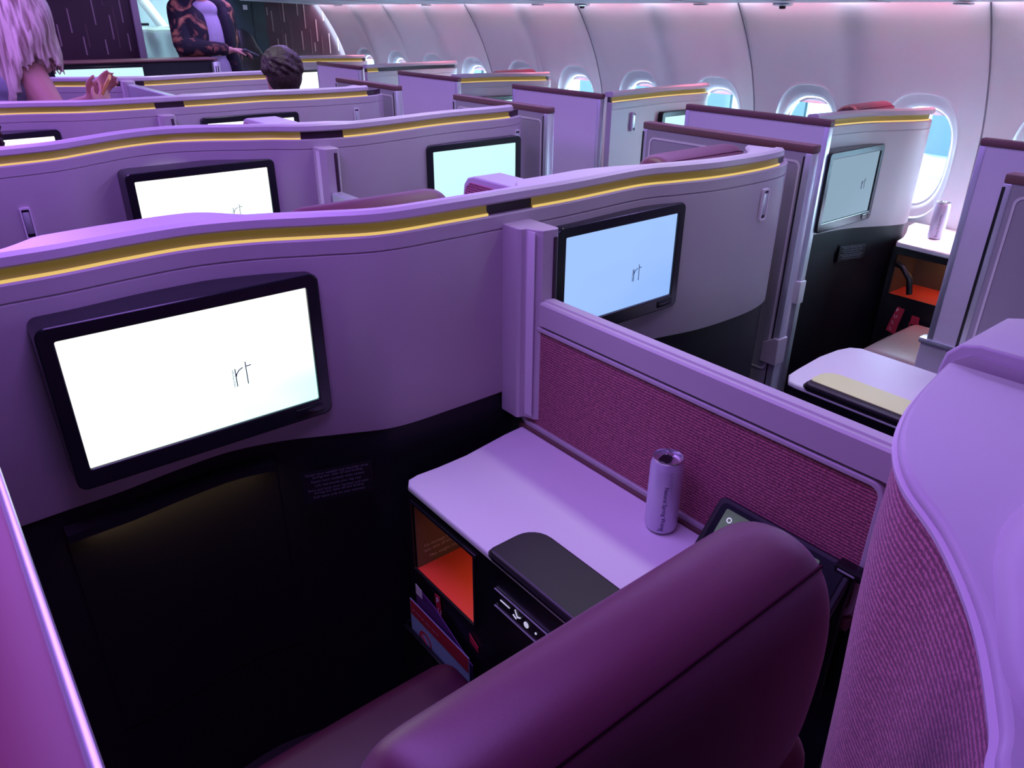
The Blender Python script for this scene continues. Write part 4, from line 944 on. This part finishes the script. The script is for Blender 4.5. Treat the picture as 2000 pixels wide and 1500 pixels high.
organic('shirt', bm, 'lav', P2, .008, 6, label='lavender shirt')
bm = bmesh.new()
ell(bm, (1.925, 6.08, 1.43), (.135, .150, .22)); ell(bm, (1.94, 6.09, 1.20), (.130, .148, .24)); cap_(bm, (1.865, 6.1, 1.60), (1.95, 6.08, 1.64), .075, .055)
ell(bm, (2.165, 6.10, 1.42), (.075, .140, .23)); ell(bm, (2.19, 6.10, 1.18), (.065, .138, .26)); cap_(bm, (2.19, 6.1, 1.595), (2.11, 6.08, 1.64), .070, .05)
chain(bm, [(1.86, 6.08, 1.58), (1.825, 5.98, 1.385), (1.835, 5.94, 1.362), (2.06, 5.85, 1.346)], (.078, .068, .062, .044))
chain(bm, [(2.19, 6.1, 1.58), (2.235, 6.14, 1.34), (2.22, 6.07, 1.16)], (.074, .062, .046))
organic('jacket', bm, 'floral', P2, .007, 7, label='dark jacket with orange and pink flowers')
bm = bmesh.new(); ell(bm, (2.06, 6.09, .90), (.175, .135, .14))
for q in (-1, 1): chain(bm, [(2.06+q*.09, 6.09, .90), (2.06+q*.10, 6.08, .5), (2.06+q*.10, 6.10, .10)], (.10, .075, .06))
organic('trousers', bm, 'lav', P2, .01, 6)
bm = bmesh.new(); ell(bm, (2.02, 6.055, 1.875), (.085, .102, .085)); organic('hair', bm, 'hairdk', P2, .01, 3)
ph2 = thing('mobile_phone', 'dark grey phone held by the person in the floral jacket', 'phone', (2.2, 5.83, 1.31))
phone(ph2, (2.225, 5.815, 1.312), (.35, -.8, .3), (.9, .2, -.35), .075, .13, .012, mat('grey_phone_case', (0.09, 0.11, 0.13), 0.4), 'bezel')
# dark rounded coat hanging by the teal door
ct = thing('hanging_coat', 'long black rounded coat in front of the dark teal door', 'coat', (2.42, 6.4, 0))
bm = bmesh.new(); ell(bm, (2.40, 6.38, 1.28), (.13, .07, .19)); ell(bm, (2.43, 6.38, 1.08), (.17, .08, .32)); ell(bm, (2.45, 6.38, .72), (.18, .08, .32)); ell(bm, (2.45, 6.38, .36), (.17, .08, .34)); organic('cloth', bm, 'black', ct, .012, 5)

# --- short haired head above the fourth seat
P3 = thing('person', 'seated person with short dark hair, only the back of the head above the shell', 'person', (1.70, 4.0, 0))
bm = bmesh.new()
head(bm, (1.685, 4.0, 1.310), (-.12, 1, 0), 1.04); cap_(bm, (1.69, 3.985, 1.26), (1.70, 4.0, 1.12), .062, .066); cap_(bm, (1.52, 4.0, 1.08), (1.88, 4.0, 1.08), .07, .07)
ell(bm, (1.70, 4.02, .92), (.20, .12, .24)); ell(bm, (1.70, 4.08, .68), (.19, .16, .16))
for q in (-1, 1):
    chain(bm, [(1.70+q*.19, 4.0, 1.07), (1.70+q*.23, 4.04, .82), (1.70+q*.15, 4.28, .76)], (.056, .044, .03)); hand(bm, (1.70+q*.15, 4.28, .76), (-q*.3, 1, 0), (0, 0, -1), 1, .5, .12, q)
    chain(bm, [(1.70+q*.1, 4.10, .60), (1.70+q*.11, 4.42, .60), (1.70+q*.11, 4.40, .10)], (.09, .065, .042)); cap_(bm, (1.70+q*.11, 4.40, .05), (1.70+q*.12, 4.50, .04), .04, .03)
organic('body', bm, 'skin', P3, .007, 4)
bm = bmesh.new()
ell(bm, (1.685, 3.985, 1.345), (.094, .106, .092)); ell(bm, (1.688, 3.965, 1.30), (.090, .092, .095)); ell(bm, (1.69, 3.955, 1.245), (.066, .062, .05))
rnd = random.Random(9)
for i in range(170):
    th = rnd.uniform(0, 2*PI); phh = rnd.uniform(.05, 1.75); n_ = V(math.sin(phh)*math.cos(th), math.sin(phh)*math.sin(th), math.cos(phh))
    if n_.y > .55 and n_.z < .5: continue
    p0 = V(1.687, 3.978, 1.335)+V(n_.x*.092, n_.y*.102, n_.z*.092); tg = (V(.6, -.3, -.5)-n_*V(.6, -.3, -.5).dot(n_)).normalized()
    chain(bm, [p0-tg*.02, p0+n_*.006, p0+tg*.026], (.010, .010, .004))
organic('hair', bm, 'hairdk', P3, .005, 2, label='short tousled dark hair')
bm = bmesh.new(); ell(bm, (1.70, 4.02, .92), (.215, .135, .25)); cap_(bm, (1.52, 4.0, 1.075), (1.88, 4.0, 1.075), .08, .08); cap_(bm, (1.70, 4.0, 1.1), (1.70, 4.0, 1.14), .085, .075); organic('shirt', bm, 'tank', P3, .01, 5)

# --- person at the left edge in the second row
P4 = thing('person', 'seated dark-haired person cut off by the left edge, pink shoulder showing', 'person', (.16, 2.85, 0))
bm = bmesh.new()
head(bm, (.175, 2.86, 1.315), (.2, 1, 0)); cap_(bm, (.18, 2.85, 1.25), (.18, 2.85, 1.14), .055, .055); cap_(bm, (.03, 2.86, 1.155), (.285, 2.84, 1.150), .056, .058); ell(bm, (.16, 2.87, .98), (.17, .11, .22)); ell(bm, (.16, 2.93, .72), (.18, .16, .16))
for q in (-1, 1):
    chain(bm, [(.16+q*.15, 2.85, 1.14), (.16+q*.19, 2.90, .90), (.16+q*.12, 3.12, .84)], (.05, .04, .028)); hand(bm, (.16+q*.12, 3.12, .84), (-q*.3, 1, 0), (0, 0, -1), .95, .5, .12, q)
    chain(bm, [(.16+q*.09, 2.95, .62), (.16+q*.10, 3.30, .60), (.16+q*.10, 3.32, .10)], (.085, .06, .04)); cap_(bm, (.16+q*.1, 3.3, .05), (.16+q*.1, 3.42, .04), .038, .03)
organic('body', bm, 'skin', P4, .008, 5)
bm = bmesh.new(); ell(bm, (.175, 2.845, 1.335), (.090, .100, .10)); ell(bm, (.18, 2.80, 1.27), (.078, .055, .13))
for i in range(26):
    a = math.radians(190+160*i/25); p0 = V(.178+.08*math.cos(a), 2.84+.075*math.sin(a), 1.34)
    tube([p0+V(math.cos(a)*.02*u+.012*math.sin(u*7+i), math.sin(a)*.015*u, -.17*u) for u in [j/8 for j in range(9)]], .012, bm, 7, lambda u: 1-.6*u)
ob('hair', bm, 'hairdk', P4, angle=80)
bm = bmesh.new(); ell(bm, (.16, 2.87, .98), (.18, .12, .235)); cap_(bm, (.06, 2.86, 1.155), (.25, 2.845, 1.150), .061, .061); organic('top', bm, 'pink', P4, .008, 5, label='pink top')
